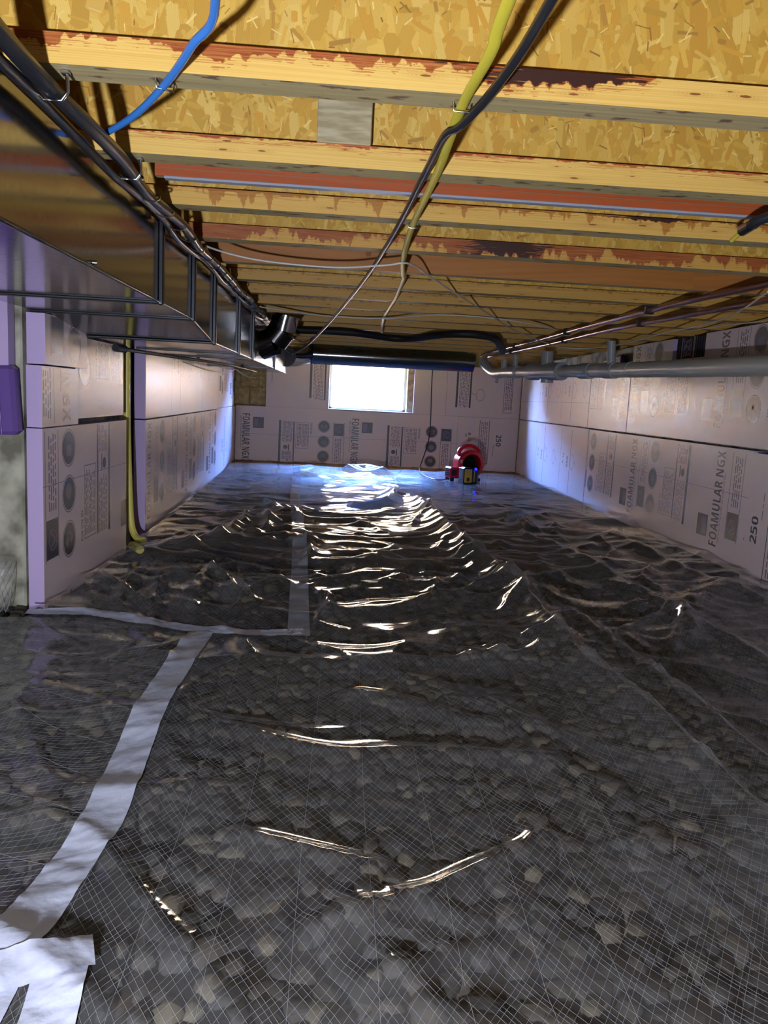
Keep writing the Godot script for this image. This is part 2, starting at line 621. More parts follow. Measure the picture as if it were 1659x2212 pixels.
func print_unit(b: Board, k: int) -> void:
	var x := k * 1.23
	b_rows(b, x + 0.0, x + 0.012, 0.12, 0.5, 0.008, 3 + k)
	b_text(b, "FOAMULAR NGX", x + 0.022, x + 0.105, 0.525, 0.012)
	# logo square with its inner ruled field
	b_rect(b, x + 0.14, x + 0.26, 0.37, 0.49)
	b_rect(b, x + 0.152, x + 0.20, 0.385, 0.475, true, 0.001)
	b_stroke(b, [Vector2(x + 0.21, 0.385), Vector2(x + 0.225, 0.43), Vector2(x + 0.245, 0.475)], 0.006, true, 0.0012)
	# ruled column
	b_rect(b, x + 0.43, x + 0.455, 0.005, 0.47)
	b_rows(b, x + 0.475, x + 0.58, 0.01, 0.12, 0.016, 21 + k)
	b_rows(b, x + 0.475, x + 0.58, 0.22, 0.46, 0.014, 22 + k)
	b_disc(b, x + 0.51, 0.17, 0.0, 0.024, false)
	b_rect(b, x + 0.54, x + 0.552, 0.13, 0.2)
	b_rect(b, x + 0.593, x + 0.61, 0.005, 0.46)
	# framed notes
	b_rect(b, x + 0.625, x + 0.629, 0.16, 0.455, true)
	b_rect(b, x + 0.765, x + 0.769, 0.16, 0.455, true)
	b_rect(b, x + 0.625, x + 0.769, 0.16, 0.164, true)
	b_rect(b, x + 0.625, x + 0.769, 0.451, 0.455, true)
	b_rows(b, x + 0.642, x + 0.755, 0.18, 0.44, 0.016, 31 + k)
	b_text(b, "FOR USE IN:", x + 0.785, x + 0.808, 0.455, 0.33)
	# three round pictures
	for j in 3:
		var v: float = [0.42, 0.25, 0.08][j]
		b_disc(b, x + 0.94, v, 0.0, 0.062)
		b_disc(b, x + 0.94, v, 0.066, 0.071, true)
		if j == 0:
			b_stroke(b, [Vector2(x + 0.91, v + 0.01), Vector2(x + 0.945, v - 0.02), Vector2(x + 0.97, v + 0.02)], 0.03, true, 0.0013)
		elif j == 1:
			b_disc(b, x + 0.945, v - 0.01, 0.0, 0.03, true, 0.0013)
		else:
			b_rect(b, x + 0.915, x + 0.965, v - 0.012, v + 0.03, true, 0.0013)
	# dark square with a tick in a ring, ruled text below it
	b_rect(b, x + 1.053, x + 1.165, 0.32, 0.46)
	b_disc(b, x + 1.107, 0.395, 0.033, 0.039, true, 0.0012)
	b_stroke(b, [Vector2(x + 1.125, 0.42), Vector2(x + 1.085, 0.395), Vector2(x + 1.135, 0.355)], 0.008, true, 0.0013)
	b_rect(b, x + 1.046, x + 1.05, 0.01, 0.47)
	b_rect(b, x + 1.168, x + 1.172, 0.01, 0.47)
	b_rows(b, x + 1.07, x + 1.15, 0.02, 0.29, 0.02, 41 + k)

func print_end(b: Board, x: float) -> void:
	# the end of a sheet: grade numbers, R-value and a ruled table
	b_text(b, "R-10", x + 0.06, x + 0.095, 0.43, 0.33)
	b_rows(b, x + 0.03, x + 0.05, 0.36, 0.42, 0.012, 61)
	b_rect(b, x + 0.19, x + 0.196, 0.08, 0.58)
	b_rect(b, x + 0.30, x + 0.306, 0.08, 0.58)
	b_rect(b, x + 0.19, x + 0.306, 0.08, 0.085)
	b_rows(b, x + 0.21, x + 0.29, 0.10, 0.56, 0.02, 63)
	b_text(b, "250", x + 0.39, x + 0.45, 0.42, 0.29)
	b_rows(b, x + 0.36, x + 0.372, 0.16, 0.30, 0.012, 64)

func bush(b: Board, c: Vector2) -> void:
	# line drawing: a scalloped crown on a short trunk, drawn in one line
	var pts := [c + Vector2(-0.10, 0.02), c + Vector2(-0.06, 0.0)]
	for k in 55:
		var a := PI + TAU * k / 54
		var r := 1.0 + 0.22 * absf(sin(a * 4.5))
		pts.append(c + Vector2(cos(a) * 0.042, sin(a) * 0.06) * r)
	b_stroke(b, pts, 0.0035)
	if b.uv(c.x, c.y).x > 0.1 and b.uv(c.x, c.y).x < b.l - 0.1:
		b.part("line_drawing")
	else:
		b.ink = mb()

func print_marks(b: Board, x: float) -> void:
	# line drawing of a bush and grade marks on an upper sheet
	for side in [0.0, 0.30]:
		bush(b, Vector2(x + side + 0.09, 0.3))
	b_text(b, "250", x + 0.52, x + 0.56, 0.36, 0.26)
	b_text(b, "R-10", x + 0.66, x + 0.685, 0.33, 0.24)
	b_rect(b, x + 0.45, x + 0.458, 0.02, 0.58)
	b_rect(b, x + 0.76, x + 0.764, 0.02, 0.58)

func foam_board(label: String, o: Vector3, s: Vector3, n: Vector3, l: float, h: float, thick: float, how := {}) -> Node3D:
	var t := Vector3.UP
	var root := thing("foam_board", label, "foam board", o, "lilac rigid foam boards lining the crawlspace walls")
	var b := Board.new()
	b.o = Vector3.ZERO
	b.s = s; b.t = t; b.n = n; b.l = l; b.h = h
	b.flip = how.get("flip", false)
	b.phase = how.get("phase", 0.0)
	b.h0 = how.get("h0", 0.61)
	b.ink = mb()
	b.root = root
	b.mat = M[how.get("ink", "ink")]
	b.maker = put
	b.soft = mb()
	var poly: PackedVector2Array = how.get("poly", PackedVector2Array([Vector2(0, 0), Vector2(l, 0), Vector2(l, h), Vector2(0, h)]))
	# film-faced front, sawn edges
	var st := mb()
	extrude(st, poly, Vector3.ZERO, s, t, n, thick)
	put(st.commit(), "core", M["foam_edge"], root)
	var sf := mb()
	var inset := PackedVector2Array()
	for p in poly:
		inset.append(p)
	extrude(sf, inset, n * 0.0004, s, t, n, 0.0003)
	put(sf.commit(), "face_film", M[how.get("film", "foam")], root)
	match how.get("print", "unit"):
		"unit":
			for k in range(-4, 5):
				print_unit(b, k)
		"end":
			print_end(b, how.get("x", 0.0))
		"bars":
			b_rect(b, 0.485, 0.51, 0.12, 0.548)
			b_rect(b, 0.65, 0.668, 0.10, 0.548)
			b_rows(b, 0.53, 0.63, 0.1, 0.54, 0.016, 71)
			b_rect(b, 0.06, 0.066, 0.28, 0.5)
		"drawings":
			for c in [[0.085, 0.27], [0.76, 0.25]]:
				bush(b, Vector2(c[0], c[1]))
			b_rect(b, 0.48, 0.503, 0.1, 0.55)
			b_rect(b, 0.635, 0.655, 0.1, 0.55)
			b_rows(b, 0.52, 0.62, 0.1, 0.54, 0.016, 72)
			b_rect(b, 0.37, 0.373, 0.01, 0.55, true)
			b_text(b, "R-10", 0.92, 0.955, 0.50, 0.40)
			b_rect(b, 1.03, 1.035, 0.06, 0.5)
			b_rect(b, 1.125, 1.13, 0.06, 0.5)
			b_rect(b, 1.03, 1.13, 0.06, 0.065)
			b_rows(b, 1.05, 1.115, 0.08, 0.48, 0.02, 73)
		"marks":
			print_marks(b, how.get("x", 0.0))
			if how.has("x2"):
				print_marks(b, how["x2"])
	if how.has("score"):
		b.any_soft = true
		quad(b.soft, b.at(Vector2(0.0, how["score"]), 0.0006), b.at(Vector2(l, how["score"]), 0.0006), b.at(Vector2(l, how["score"] + 0.0025), 0.0006), b.at(Vector2(0.0, how["score"] + 0.0025), 0.0006), n)
	if b.any_soft:
		put(b.soft.commit(), "printed_small_text", M["ink_soft"], root).set_meta("kind", "stuff")
	return root

func build_boards() -> void:
	var X := Vector3.RIGHT
	var Z := Vector3.BACK
	# ---- wall with the window (faces the camera)
	var zb := -8.80
	foam_board("long printed foam board under the window, standing on the floor", Vector3(-1.19, 0.03, zb), X, Z, 2.52, 0.612, 0.05, {"phase": 0.055, "score": 0.30})
	foam_board("short foam board with grade numbers in the far right corner behind the red blower", Vector3(1.332, 0.03, zb), X, Z, 0.697, 0.61, 0.05, {"print": "end", "x": 0.06})
	foam_board("foam board with two thick dark bars left of the window", Vector3(-0.86, 0.643, zb), X, Z, 0.695, 0.55, 0.05, {"print": "bars"})
	foam_board("foam board with line drawings right of the window", Vector3(0.805, 0.643, zb), X, Z, 1.224, 0.56, 0.05, {"print": "drawings"})
	# ---- right hand wall (faces -x), s runs towards the camera
	var xr := 2.03
	var NR := Vector3.LEFT
	foam_board("lower foam board on the right wall next to the far corner, lit by the window", Vector3(xr, 0.02, -8.75), Z, NR, 2.50, 0.615, 0.05, {"flip": true, "print": "marks", "x": -2.3, "x2": -1.4, "phase": 0.2})
	foam_board("lower foam board in the middle of the right wall with two big brand words", Vector3(xr, 0.012, -6.235), Z, NR, 2.59, 0.62, 0.05, {"flip": true, "phase": 2.30, "score": 0.385})
	foam_board("lower foam board numbered 250 at the right edge of the picture", Vector3(xr - 0.028, 0.005, -3.63), Z, NR, 2.44, 0.62, 0.05, {"flip": true, "print": "end", "x": -0.50})
	foam_board("upper foam board on the right wall next to the far corner", Vector3(xr, 0.645, -8.75), Z, NR, 2.44, 0.50, 0.05, {"flip": true, "print": "marks", "x": -2.3, "x2": -1.5, "phase": 0.1, "score": 0.2})
	foam_board("short upper foam board below the white drain tee on the right wall", Vector3(xr, 0.645, -6.30), Z, NR, 0.87, 0.46, 0.05, {"flip": true, "phase": 0.80, "ink": "ink_mid"})
	var notch := PackedVector2Array([Vector2(0, 0), Vector2(3.4, 0), Vector2(3.4, 0.605), Vector2(1.09, 0.605), Vector2(1.09, 0.475), Vector2(0.66, 0.475), Vector2(0.66, 0.605), Vector2(0, 0.605)])
	foam_board("upper foam board on the right wall notched around the black vent", Vector3(xr, 0.645, -5.42), Z, NR, 3.4, 0.605, 0.05, {"flip": true, "phase": 2.62, "poly": notch, "ink": "ink_mid"})
	# ---- left hand wall (faces +x), s runs away from the camera
	var NL := Vector3.RIGHT
	var F := Vector3.FORWARD
	foam_board("big lower foam board at the near end of the left wall with three round pictures", Vector3(-1.0, 0.004, -2.65), F, NL, 1.015, 0.63, 0.052, {"flip": true, "phase": 1.19, "score": 0.43, "h0": 0.63})
	foam_board("narrow foam board with cut-off lettering above the near lower left board", Vector3(-1.0, 0.638, -2.65), F, NL, 0.355, 0.205, 0.05, {"phase": 0.17, "ink": "ink_mid"})
	foam_board("recessed foam board over the dark gap beside the yellow pipe", Vector3(-1.012, 0.657, -3.012), F, NL, 0.645, 0.31, 0.05, {"flip": true, "phase": 1.05, "h0": 0.61, "ink": "ink_mid"})
	foam_board("small jutting foam offcut under the duct at the near left", Vector3(-0.985, 0.848, -2.645), F, NL, 0.42, 0.165, 0.06, {"flip": true, "phase": 1.22, "h0": 0.5, "ink": "ink_mid"})
	var a := Vector3(-1.0, 0.012, -4.02)
	var bvec := (Vector3(-1.19, 0.012, -8.80) - a).normalized()
	var nv := bvec.cross(Vector3.UP).normalized()
	if nv.x < 0.0:
		nv = -nv
	foam_board("lower foam board on the left wall beyond the yellow pipe", a, bvec, nv, 3.0, 0.61, 0.058, {"flip": true, "phase": 2.62})
	foam_board("lower foam board on the left wall against the far corner", a + bvec * 3.005, bvec, nv, 1.70, 0.62, 0.058, {"flip": true, "print": "end", "x": -0.9})
	foam_board("upper foam board on the left wall beyond the yellow pipe", a + Vector3(0, 0.617, 0), bvec, nv, 3.05, 0.50, 0.058, {"flip": true, "print": "marks", "x": -1.3, "x2": -2.3, "phase": 0.2})
	foam_board("upper foam board on the left wall against the far corner", a + bvec * 3.055 + Vector3(0, 0.625, 0), bvec, nv, 1.50, 0.49, 0.058, {"flip": true, "phase": 1.3})
	# ---- pieces on the face of the concrete pier at the left edge of the picture
	foam_board("violet foam strip hanging from the duct at the left picture edge", Vector3(-1.30, 0.835, -2.60), X, Z, 0.215, 0.30, 0.05, {"print": "none", "film": "foam_edge"})
	var w := thing("wrapped_foam_piece", "dark violet foam piece wrapped in shiny film on the concrete pier", "foam piece", Vector3(-1.18, 0.72, -2.615))
	var st := mb()
	bbox(st, Vector3.ZERO, Vector3(0.236, 0.225, 0.06), 0.012, Basis(Vector3.BACK, 0.05))
	put(st.commit(), "core", M["foam_dark"], w)
	var ws := mb()
	for k in 2:
		tube(ws, smooth([Vector3(0.05 + 0.014 * k, 0.11, 0.03), Vector3(0.056 + 0.015 * k, 0.0, 0.034), Vector3(0.06 + 0.016 * k, -0.11, 0.03)], 4), 0.0025, 6)
	put(ws.commit(), "film_crease", M["foam_dark"], w)

func build_offcuts() -> void:
	for d in [["pale rounded foam offcut lying on the short upper board behind the drain pipe", Vector3(2.055, 1.107, -5.98), Vector3(0.04, 0.085, 0.2), "label_white", 0.2], ["violet foam offcut lying on the short upper board behind the drain pipe", Vector3(2.052, 1.107, -5.72), Vector3(0.045, 0.10, 0.13), "foam_dark", -0.3]]:
		var root := thing("foam_offcut", d[0], "foam piece", d[1], "foam offcuts on the right wall")
		var st := mb()
		bbox(st, Vector3(0, d[2].y * 0.5, 0), d[2], 0.016)
		put(st.commit(), "core", M[d[3]], root)

# ------------------------------------------------------------------ joists
func uv_face_box(st: SurfaceTool, a: Vector3, b: Vector3, u_off: float, u_len: float) -> void:
	# box with u along x and v down the height, so that grain and stains run along it
	var h := b.y - a.y
	var F := func(p: Vector3, n: Vector3) -> void:
		var v := (b.y - p.y) / h
		if absf(n.y) > 0.5:
			v = (p.z - a.z) / (b.z - a.z) * 0.21 + 0.77
		else:
			v = clampf(v, 0.012, 0.985) * 0.75
		st.set_uv(Vector2((p.x + u_off) / u_len, v))
		st.set_normal(n)
		st.add_vertex(p)
	for f in [[Vector3.BACK, [Vector3(a.x, a.y, b.z), Vector3(b.x, a.y, b.z), Vector3(b.x, b.y, b.z), Vector3(a.x, b.y, b.z)]],
			[Vector3.FORWARD, [Vector3(a.x, a.y, a.z), Vector3(b.x, a.y, a.z), Vector3(b.x, b.y, a.z), Vector3(a.x, b.y, a.z)]],
			[Vector3.DOWN, [Vector3(a.x, a.y, a.z), Vector3(b.x, a.y, a.z), Vector3(b.x, a.y, b.z), Vector3(a.x, a.y, b.z)]],
			[Vector3.UP, [Vector3(a.x, b.y, a.z), Vector3(b.x, b.y, a.z), Vector3(b.x, b.y, b.z), Vector3(a.x, b.y, b.z)]],
			[Vector3.LEFT, [Vector3(a.x, a.y, a.z), Vector3(a.x, b.y, a.z), Vector3(a.x, b.y, b.z), Vector3(a.x, a.y, b.z)]],
			[Vector3.RIGHT, [Vector3(b.x, a.y, a.z), Vector3(b.x, b.y, a.z), Vector3(b.x, b.y, b.z), Vector3(b.x, a.y, b.z)]]]:
		var n: Vector3 = f[0]
		var p: Array = f[1]
		for t in [[0, 1, 2], [0, 2, 3]]:
			var o: Array = t
			if (p[t[1]] - p[t[0]]).cross(p[t[2]] - p[t[0]]).dot(n) > 0.0:
				o = [t[0], t[2], t[1]]
			for j in o:
				F.call(p[j], n)

const YJ := 1.257
const TOPJ := 1.562

func joist_z(k: int) -> float:
	return -1.249 - 0.42 * (k - 1)

func build_joists() -> void:
	var words := ["first", "second", "third", "fourth", "fifth", "sixth", "seventh", "eighth", "ninth", "tenth", "eleventh", "twelfth", "thirteenth", "fourteenth", "fifteenth", "sixteenth", "seventeenth", "eighteenth"]
	var looks := {1: "with a long blackened red stain", 2: "with knots and a thin red stain", 3: "with dark tar-like drips on its flange", 4: "with a red-brown stained flange"}
	for k in range(-1, 19):
		var z := joist_z(k)
		if k == 5:
			continue
		var label: String
		if k < 1:
			label = ["yellow wooden I-joist overhead just behind the picture's top edge", "yellow wooden I-joist overhead farthest behind the camera"][-k]
		else:
			label = "%s wooden I-joist from the camera overhead%s" % [words[k - 1], " " + looks[k] if looks.has(k) else ""]
		var root := thing("i_joist", label, "joist", Vector3(0, YJ, z), "wooden I-joists of the floor above")
		var fl := "flange%d" % (k if looks.has(k) else 5)
		var off := 1.3 if looks.has(k) else rng.randf() * 3.0
		var len_ := 3.4 if not looks.has(k) else 2.6
		if looks.has(k):
			# the stained stretch of the flange runs over what the camera sees
			off = [0.0, 1.08, 1.2, 1.35, 1.3][k]
			len_ = [1, 2.4, 2.6, 2.9, 3.0][k]
		var st := mb()
		uv_face_box(st, Vector3(-1.30, 0, -0.062), Vector3(2.15, 0.044, 0.0), off, len_)
		put(st.commit(), "bottom_flange", M[fl], root)
		st = mb()
		uv_face_box(st, Vector3(-1.30, TOPJ - YJ - 0.04, -0.062), Vector3(2.15, TOPJ - YJ, 0.0), rng.randf() * 3.0, 2.6)
		put(st.commit(), "top_flange", M["flange5"], root)
		st = mb()
		var uo := rng.randf() * 2.0
		var a := Vector3(-1.30, 0.040, -0.037)
		var b := Vector3(2.15, TOPJ - YJ - 0.036, -0.026)
		for f in [[Vector3.BACK, b.z], [Vector3.FORWARD, a.z]]:
			var n: Vector3 = f[0]
			var zz: float = f[1]
			var p := [Vector3(a.x, a.y, zz), Vector3(b.x, a.y, zz), Vector3(b.x, b.y, zz), Vector3(a.x, b.y, zz)]
			for t in [[0, 1, 2], [0, 2, 3]]:
				var o: Array = t
				if (p[t[1]] - p[t[0]]).cross(p[t[2]] - p[t[0]]).dot(n) > 0.0:
					o = [t[0], t[2], t[1]]
				for j in o:
					st.set_normal(n)
					st.set_uv(Vector2((p[j].x + uo) / 1.15, p[j].y / 0.383))
					st.add_vertex(p[j])
		put(st.commit(), "web", M["osb"], root)
		if k == 2:
			put(box_mesh(Vector3(-0.075, 0.044, -0.026), Vector3(0.036, TOPJ - YJ - 0.05, 0.006), 0.002), "web_stiffener", M["greywood"], root).set_meta("label", "grey wooden filler block")
	# solid members
	var r := thing("red_beam", "thin red-stained beam with pale strip below the second joist", "beam", Vector3(0, YJ, -1.845))
	var st := mb()
	uv_face_box(st, Vector3(-0.44, 0.003, -0.012), Vector3(2.15, 0.235, 0.008), 1.3, 2.6)
	put(st.commit(), "board", M["redwood"], r)
	for y in [0.018, 0.034]:
		put(box_mesh(Vector3(-0.44, y, 0.0075), Vector3(2.15, y + 0.0025, 0.0095)), "veneer_edge", M["redwood"], r)
	put(box_mesh(Vector3(-0.42, -0.0025, -0.012), Vector3(2.1, 0.003, 0.0085), 0.001), "edge_strip", M["strip"], r).set_meta("label", "pale shiny strip")
	var lv := thing("laminated_beam", "solid orange-brown laminated beam behind the fourth joist", "beam", Vector3(0, YJ, joist_z(5)))
	st = mb()
	uv_face_box(st, Vector3(-1.30, 0.0, -0.045), Vector3(2.15, TOPJ - YJ, 0.0), 1.3, 2.6)
	put(st.commit(), "beam_body", M["lvl"], lv)

# ------------------------------------------------------------------ duct work
func ring_box(st: SurfaceTool, z0: float, z1: float, a0: Rect2, a1: Rect2) -> void:
	# a rectangular tube between two cross sections (x, y rectangles)
	var c0 := [Vector3(a0.position.x, a0.position.y, z0), Vector3(a0.end.x, a0.position.y, z0), Vector3(a0.end.x, a0.end.y, z0), Vector3(a0.position.x, a0.end.y, z0)]
	var c1 := [Vector3(a1.position.x, a1.position.y, z1), Vector3(a1.end.x, a1.position.y, z1), Vector3(a1.end.x, a1.end.y, z1), Vector3(a1.position.x, a1.end.y, z1)]
	var mid: Vector3 = (c0[0] + c0[2] + c1[0] + c1[2]) * 0.25
	for i in 4:
		var j := (i + 1) % 4
		quad_auto(st, c0[i], c0[j], c1[j], c1[i], (c0[i] + c0[j] + c1[i] + c1[j]) * 0.25 - mid)

func build_ducts() -> void:
	var d := thing("sheet_metal_duct", "long rectangular galvanised duct hanging under the joists on the left", "duct", Vector3(0, 0, 0))
	var small := Rect2(-1.028, 1.022, 0.518, 0.205)
	var deep := Rect2(-0.985, 0.974, 0.475, 0.253)
	var runs := [[0.5, -0.9, small, small], [-0.9, -2.19, small, small], [-2.19, -2.645, small, small], [-2.645, -3.07, small, deep], [-3.07, -3.79, deep, deep], [-3.79, -4.36, deep, deep], [-4.36, -5.73, deep, deep], [-5.73, -6.90, deep, deep]]
	for r in runs:
		var st := mb()
		ring_box(st, r[0], r[1], r[2], r[3])
		put(st.commit(), "duct_section", M["galvanised"], d)
	# raised joints where the sections slip together
	for r in runs.slice(0, 7):
		var z: float = r[1]
		var a: Rect2 = r[3]
		var st := mb()
		bbox(st, Vector3(a.end.x + 0.006, a.position.y + a.size.y * 0.5, z), Vector3(0.014, a.size.y + 0.02, 0.022), 0.003)
		bbox(st, Vector3(a.position.x + a.size.x * 0.5, a.position.y - 0.003, z), Vector3(a.size.x, 0.008, 0.03), 0.002)
		bbox(st, Vector3(a.position.x - 0.004, a.position.y + a.size.y * 0.5, z), Vector3(0.008, a.size.y, 0.022), 0.002)
		put(st.commit(), "drive_cleat", M["galv_edge"], d)
	# folded corner seam along the lower edge
	for r in runs:
		var st := mb()
		var p0 := Vector3(r[2].end.x, r[2].position.y, r[0])
		var p1 := Vector3(r[3].end.x, r[3].position.y, r[1])
		tube(st, PackedVector3Array([p0, p1]), 0.004, 6)
		put(st.commit(), "corner_seam", M["galv_edge"], d)
	var st := mb()
	quad(st, Vector3(-0.985, 0.974, -6.9), Vector3(-0.51, 0.974, -6.9), Vector3(-0.51, 1.227, -6.9), Vector3(-0.985, 1.227, -6.9), Vector3.FORWARD)
	put(st.commit(), "end_cap", M["galvanised"], d)
	var sc := mb()
	lathe(sc, [Vector2(0.0, 0.012), Vector2(0.004, 0.011), Vector2(0.005, 0.0)], 8, Transform3D(Basis(Vector3.FORWARD, PI / 2), Vector3(-0.510, 1.03, -1.62)))
	put(sc.commit(), "screw", M["steel_wire"], d)
	# hangers
	for z in [-2.13, -3.85, -5.5]:
		put(box_mesh(Vector3(-0.5, 1.226, z - 0.012), Vector3(-0.488, 1.262, z + 0.012), 0.001), "hanger_strap", M["galv_edge"], d)

	var e := thing("duct_elbow", "short dark metal duct elbow branching up from the rectangular duct", "duct", Vector3.ZERO)
	var gores := [Vector3(-0.505, 1.065, -4.72), Vector3(-0.42, 1.10, -4.70), Vector3(-0.372, 1.165, -4.69), Vector3(-0.352, 1.25, -4.68)]
	for i in 3:
		var g := mb()
		tube(g, PackedVector3Array([gores[i], gores[i + 1]]), 0.083 - 0.0015 * i, 26, -1.0, 0.0, i == 0)
		put(g.commit(), "gore", M["galvanised"], e)
	for i in [1, 2, 3]:
		var g := mb()
		var dir: Vector3 = (gores[i] - gores[i - 1]).normalized()
		tube(g, PackedVector3Array([gores[i] - dir * 0.006, gores[i] + dir * 0.004]), 0.0865, 26)
		put(g.commit(), "gore_rib", M["galvanised"], e)

	var rd := thing("round_duct", "dark round metal duct crossing in front of the window top", "duct", Vector3.ZERO)
	var yc := 1.166
	var g := mb()
	tube(g, PackedVector3Array([Vector3(-0.36, yc, -7.2), Vector3(0.4, yc, -7.2), Vector3(1.13, yc + 0.004, -7.2)]), 0.09, 32)
	put(g.commit(), "pipe", M["galvanised"], rd)
	g = mb()
	tube(g, smooth([Vector3(-0.50, yc - 0.05, -6.80), Vector3(-0.44, yc - 0.04, -6.98), Vector3(-0.34, yc, -7.2)], 4), 0.091, 28)
	put(g.commit(), "elbow", M["galvanised"], rd)
	g = mb()
	tube(g, PackedVector3Array([Vector3(-0.30, yc, -7.2), Vector3(-0.285, yc, -7.2)]), 0.094, 28)
	put(g.commit(), "collar", M["galv_edge"], rd)
	g = mb()
	tube(g, PackedVector3Array([Vector3(1.12, yc, -7.2), Vector3(1.16, yc, -7.2), Vector3(1.20, yc - 0.004, -7.2)]), 0.086, 28)
	put(g.commit(), "end_cap", M["galvanised"], rd)
	g = mb()
	tube(g, PackedVector3Array([Vector3(0.42, yc, -7.2), Vector3(0.43, yc, -7.2)]), 0.093, 28)
	put(g.commit(), "collar", M["galvanised"], rd)

# ------------------------------------------------------------------ pipes and cables
func cable(called: String, label: String, category: String, pts: Array, r: float, m: String, ry := -1.0, sides := 8, group := "", steps := 6) -> MeshInstance3D:
	var o := put(tube_mesh(pts, r, sides, steps, ry), called, M[m])
	tag(o, label, category, group)
	return o

func V(x: float, y: float, z: float) -> Vector3:
	return Vector3(x, y, z)

func build_lines() -> void:
	# two black hoses along the edge of the duct
	var h1 := []
	var h2 := []
	for i in 26:
		var z := 0.2 - 0.205 * i
		h1.append(V(-0.452 - 0.0009 * i + 0.006 * sin(i * 1.7), 1.231 + 0.004 * sin(i * 2.3), z))
		h2.append(V(-0.476 - 0.0006 * i + 0.006 * sin(i * 1.3 + 1.0), 1.216 + 0.006 * sin(i * 1.9), z - 0.03))
	cable("black_hose", "thick black hose clipped under the joists beside the duct", "hose", h1, 0.0135, "black_plastic", -1.0, 10)
	cable("thin_black_hose", "thinner black hose lying between the thick hose and the duct", "hose", h2, 0.009, "black_plastic", -1.0, 8)
	# shiny wire wound round the far half of the hoses
	var coil := []
	for i in 240:
		var z := -1.75 - i * 0.0136
		var a := i * 0.55
		coil.append(V(-0.458 - 0.0035 * -z + cos(a) * 0.02, 1.226 + sin(a) * 0.016, z))
	cable("wrapping_wire", "thin silver wire wound round the black hoses", "wire", coil, 0.0022, "steel_wire", -1.0, 5, "", 1)
	for z in [-1.272, -1.70]:
		var first: bool = z > -1.5
		var c := thing("wire_clip", "bent steel clip holding the black hose to the %s joist" % ("first" if first else "second"), "clip", V(-0.458, YJ - 0.002, z), "steel clips on the black hose")
		var s := mb()
		tube(s, PackedVector3Array([V(0.022, 0.003, 0), V(0.023, -0.03, 0.002), V(0.014, -0.042, 0.002), V(-0.012, -0.043, 0.002), V(-0.02, -0.034, 0.002)]), 0.003, 6)
		put(s.commit(), "bent_wire", M["steel_wire"], c)
		s = mb()
		bbox(s, V(0.02, -0.002, 0), V(0.012, 0.006, 0.012), 0.001)
		put(s.commit(), "nail_plate", M["steel_wire"], c)
	# yellow flat cable
	var y := cable("yellow_cable", "flat yellow electrical cable stapled across the joists", "cable", [V(0.17, 1.25, -0.3), V(0.171, 1.25, -0.951), V(0.175, 1.247, -1.081), V(0.167, 1.25, -1.289), V(0.171, 1.246, -1.628), V(0.166, 1.25, -2.142), V(0.178, 1.244, -2.60), V(0.205, 1.246, -2.95), V(0.214, 1.25, -3.02), V(0.222, 1.25, -3.6), V(0.22, 1.252, -3.905), V(0.217, 1.25, -4.595), V(0.26, 1.245, -5.6)], 0.0086, "yellow_jacket", 0.0042, 10)
	y.set_meta("label", "flat yellow electrical cable stapled across the joists")
	cable("black_cable", "black cable crossing the yellow one and drooping to the duct", "cable", [V(0.222, 1.249, -0.3), V(0.218, 1.249, -0.943), V(0.204, 1.245, -1.165), V(0.176, 1.240, -1.328), V(0.157, 1.246, -1.41), V(0.147, 1.248, -1.667), V(0.123, 1.249, -2.244), V(0.069, 1.247, -3.05), V(-0.043, 1.222, -4.1), V(-0.188, 1.145, -4.9), V(-0.293, 1.093, -5.3), V(-0.355, 1.077, -5.48), V(-0.372, 1.078, -5.50), V(-0.433, 1.125, -5.3), V(-0.470, 1.197, -5.1), V(-0.488, 1.24, -5.0)], 0.0072, "black_plastic", -1.0, 10)
	cable("blue_cable", "bright blue cable running from the ceiling down to the duct", "cable", [V(-0.13, 1.25, -0.6), V(-0.171, 1.25, -1.006), V(-0.222, 1.249, -1.131), V(-0.292, 1.247, -1.275), V(-0.372, 1.243, -1.407), V(-0.46, 1.2485, -1.535), V(-0.488, 1.25, -1.56)], 0.0058, "blue_jacket", -1.0, 10)
	for s in [["staple on the blue cable", V(-0.292, 1.2545, -1.28), 0.5], ["staple where the yellow and black cables cross", V(0.168, 1.2545, -1.28), 0.1], ["staple on the yellow cable at the third joist", V(0.168, 1.2545, -2.12), 0.1]]:
		var c := thing("cable_staple", "small steel " + s[0], "staple", s[1])
		var q := mb()
		tube(q, PackedVector3Array([V(-0.015, 0.004, 0), V(-0.013, -0.012, 0), V(0.013, -0.012, 0), V(0.015, 0.004, 0)]), 0.0016, 6)
		var o := put(q.commit(), "bent_wire", M["steel_wire"], c)
		o.rotation.y = s[2]
	# white wires
	cable("white_wire", "loose white wire looping from the duct across to the right wall", "wire", [V(-0.45, 1.24, -2.56), V(-0.399, 1.236, -2.63), V(-0.305, 1.225, -2.66), V(-0.165, 1.22, -2.68), V(-0.019, 1.217, -2.66), V(0.122, 1.223, -2.6), V(0.204, 1.235, -2.62), V(0.326, 1.24, -2.957), V(0.534, 1.24, -3.487), V(0.73, 1.238, -3.962), V(0.989, 1.22, -4.52), V(1.40, 1.192, -5.1), V(1.60, 1.19, -5.1), V(1.68, 1.195, -4.7), V(1.68, 1.21, -4.15), V(1.60, 1.2, -3.284), V(1.367, 1.2, -2.513)], 0.0034, "white_wire", -1.0, 6)
	cable("grey_wire", "thin grey wire stretched across the joists in the middle", "wire", [V(-0.46, 1.25, -4.28), V(-0.433, 1.247, -4.314), V(-0.126, 1.242, -4.50), V(0.218, 1.242, -4.45), V(0.495, 1.247, -4.16), V(0.824, 1.247, -4.192), V(1.152, 1.24, -4.428), V(1.23, 1.235, -4.6)], 0.0042, "white_wire", -1.0, 6)
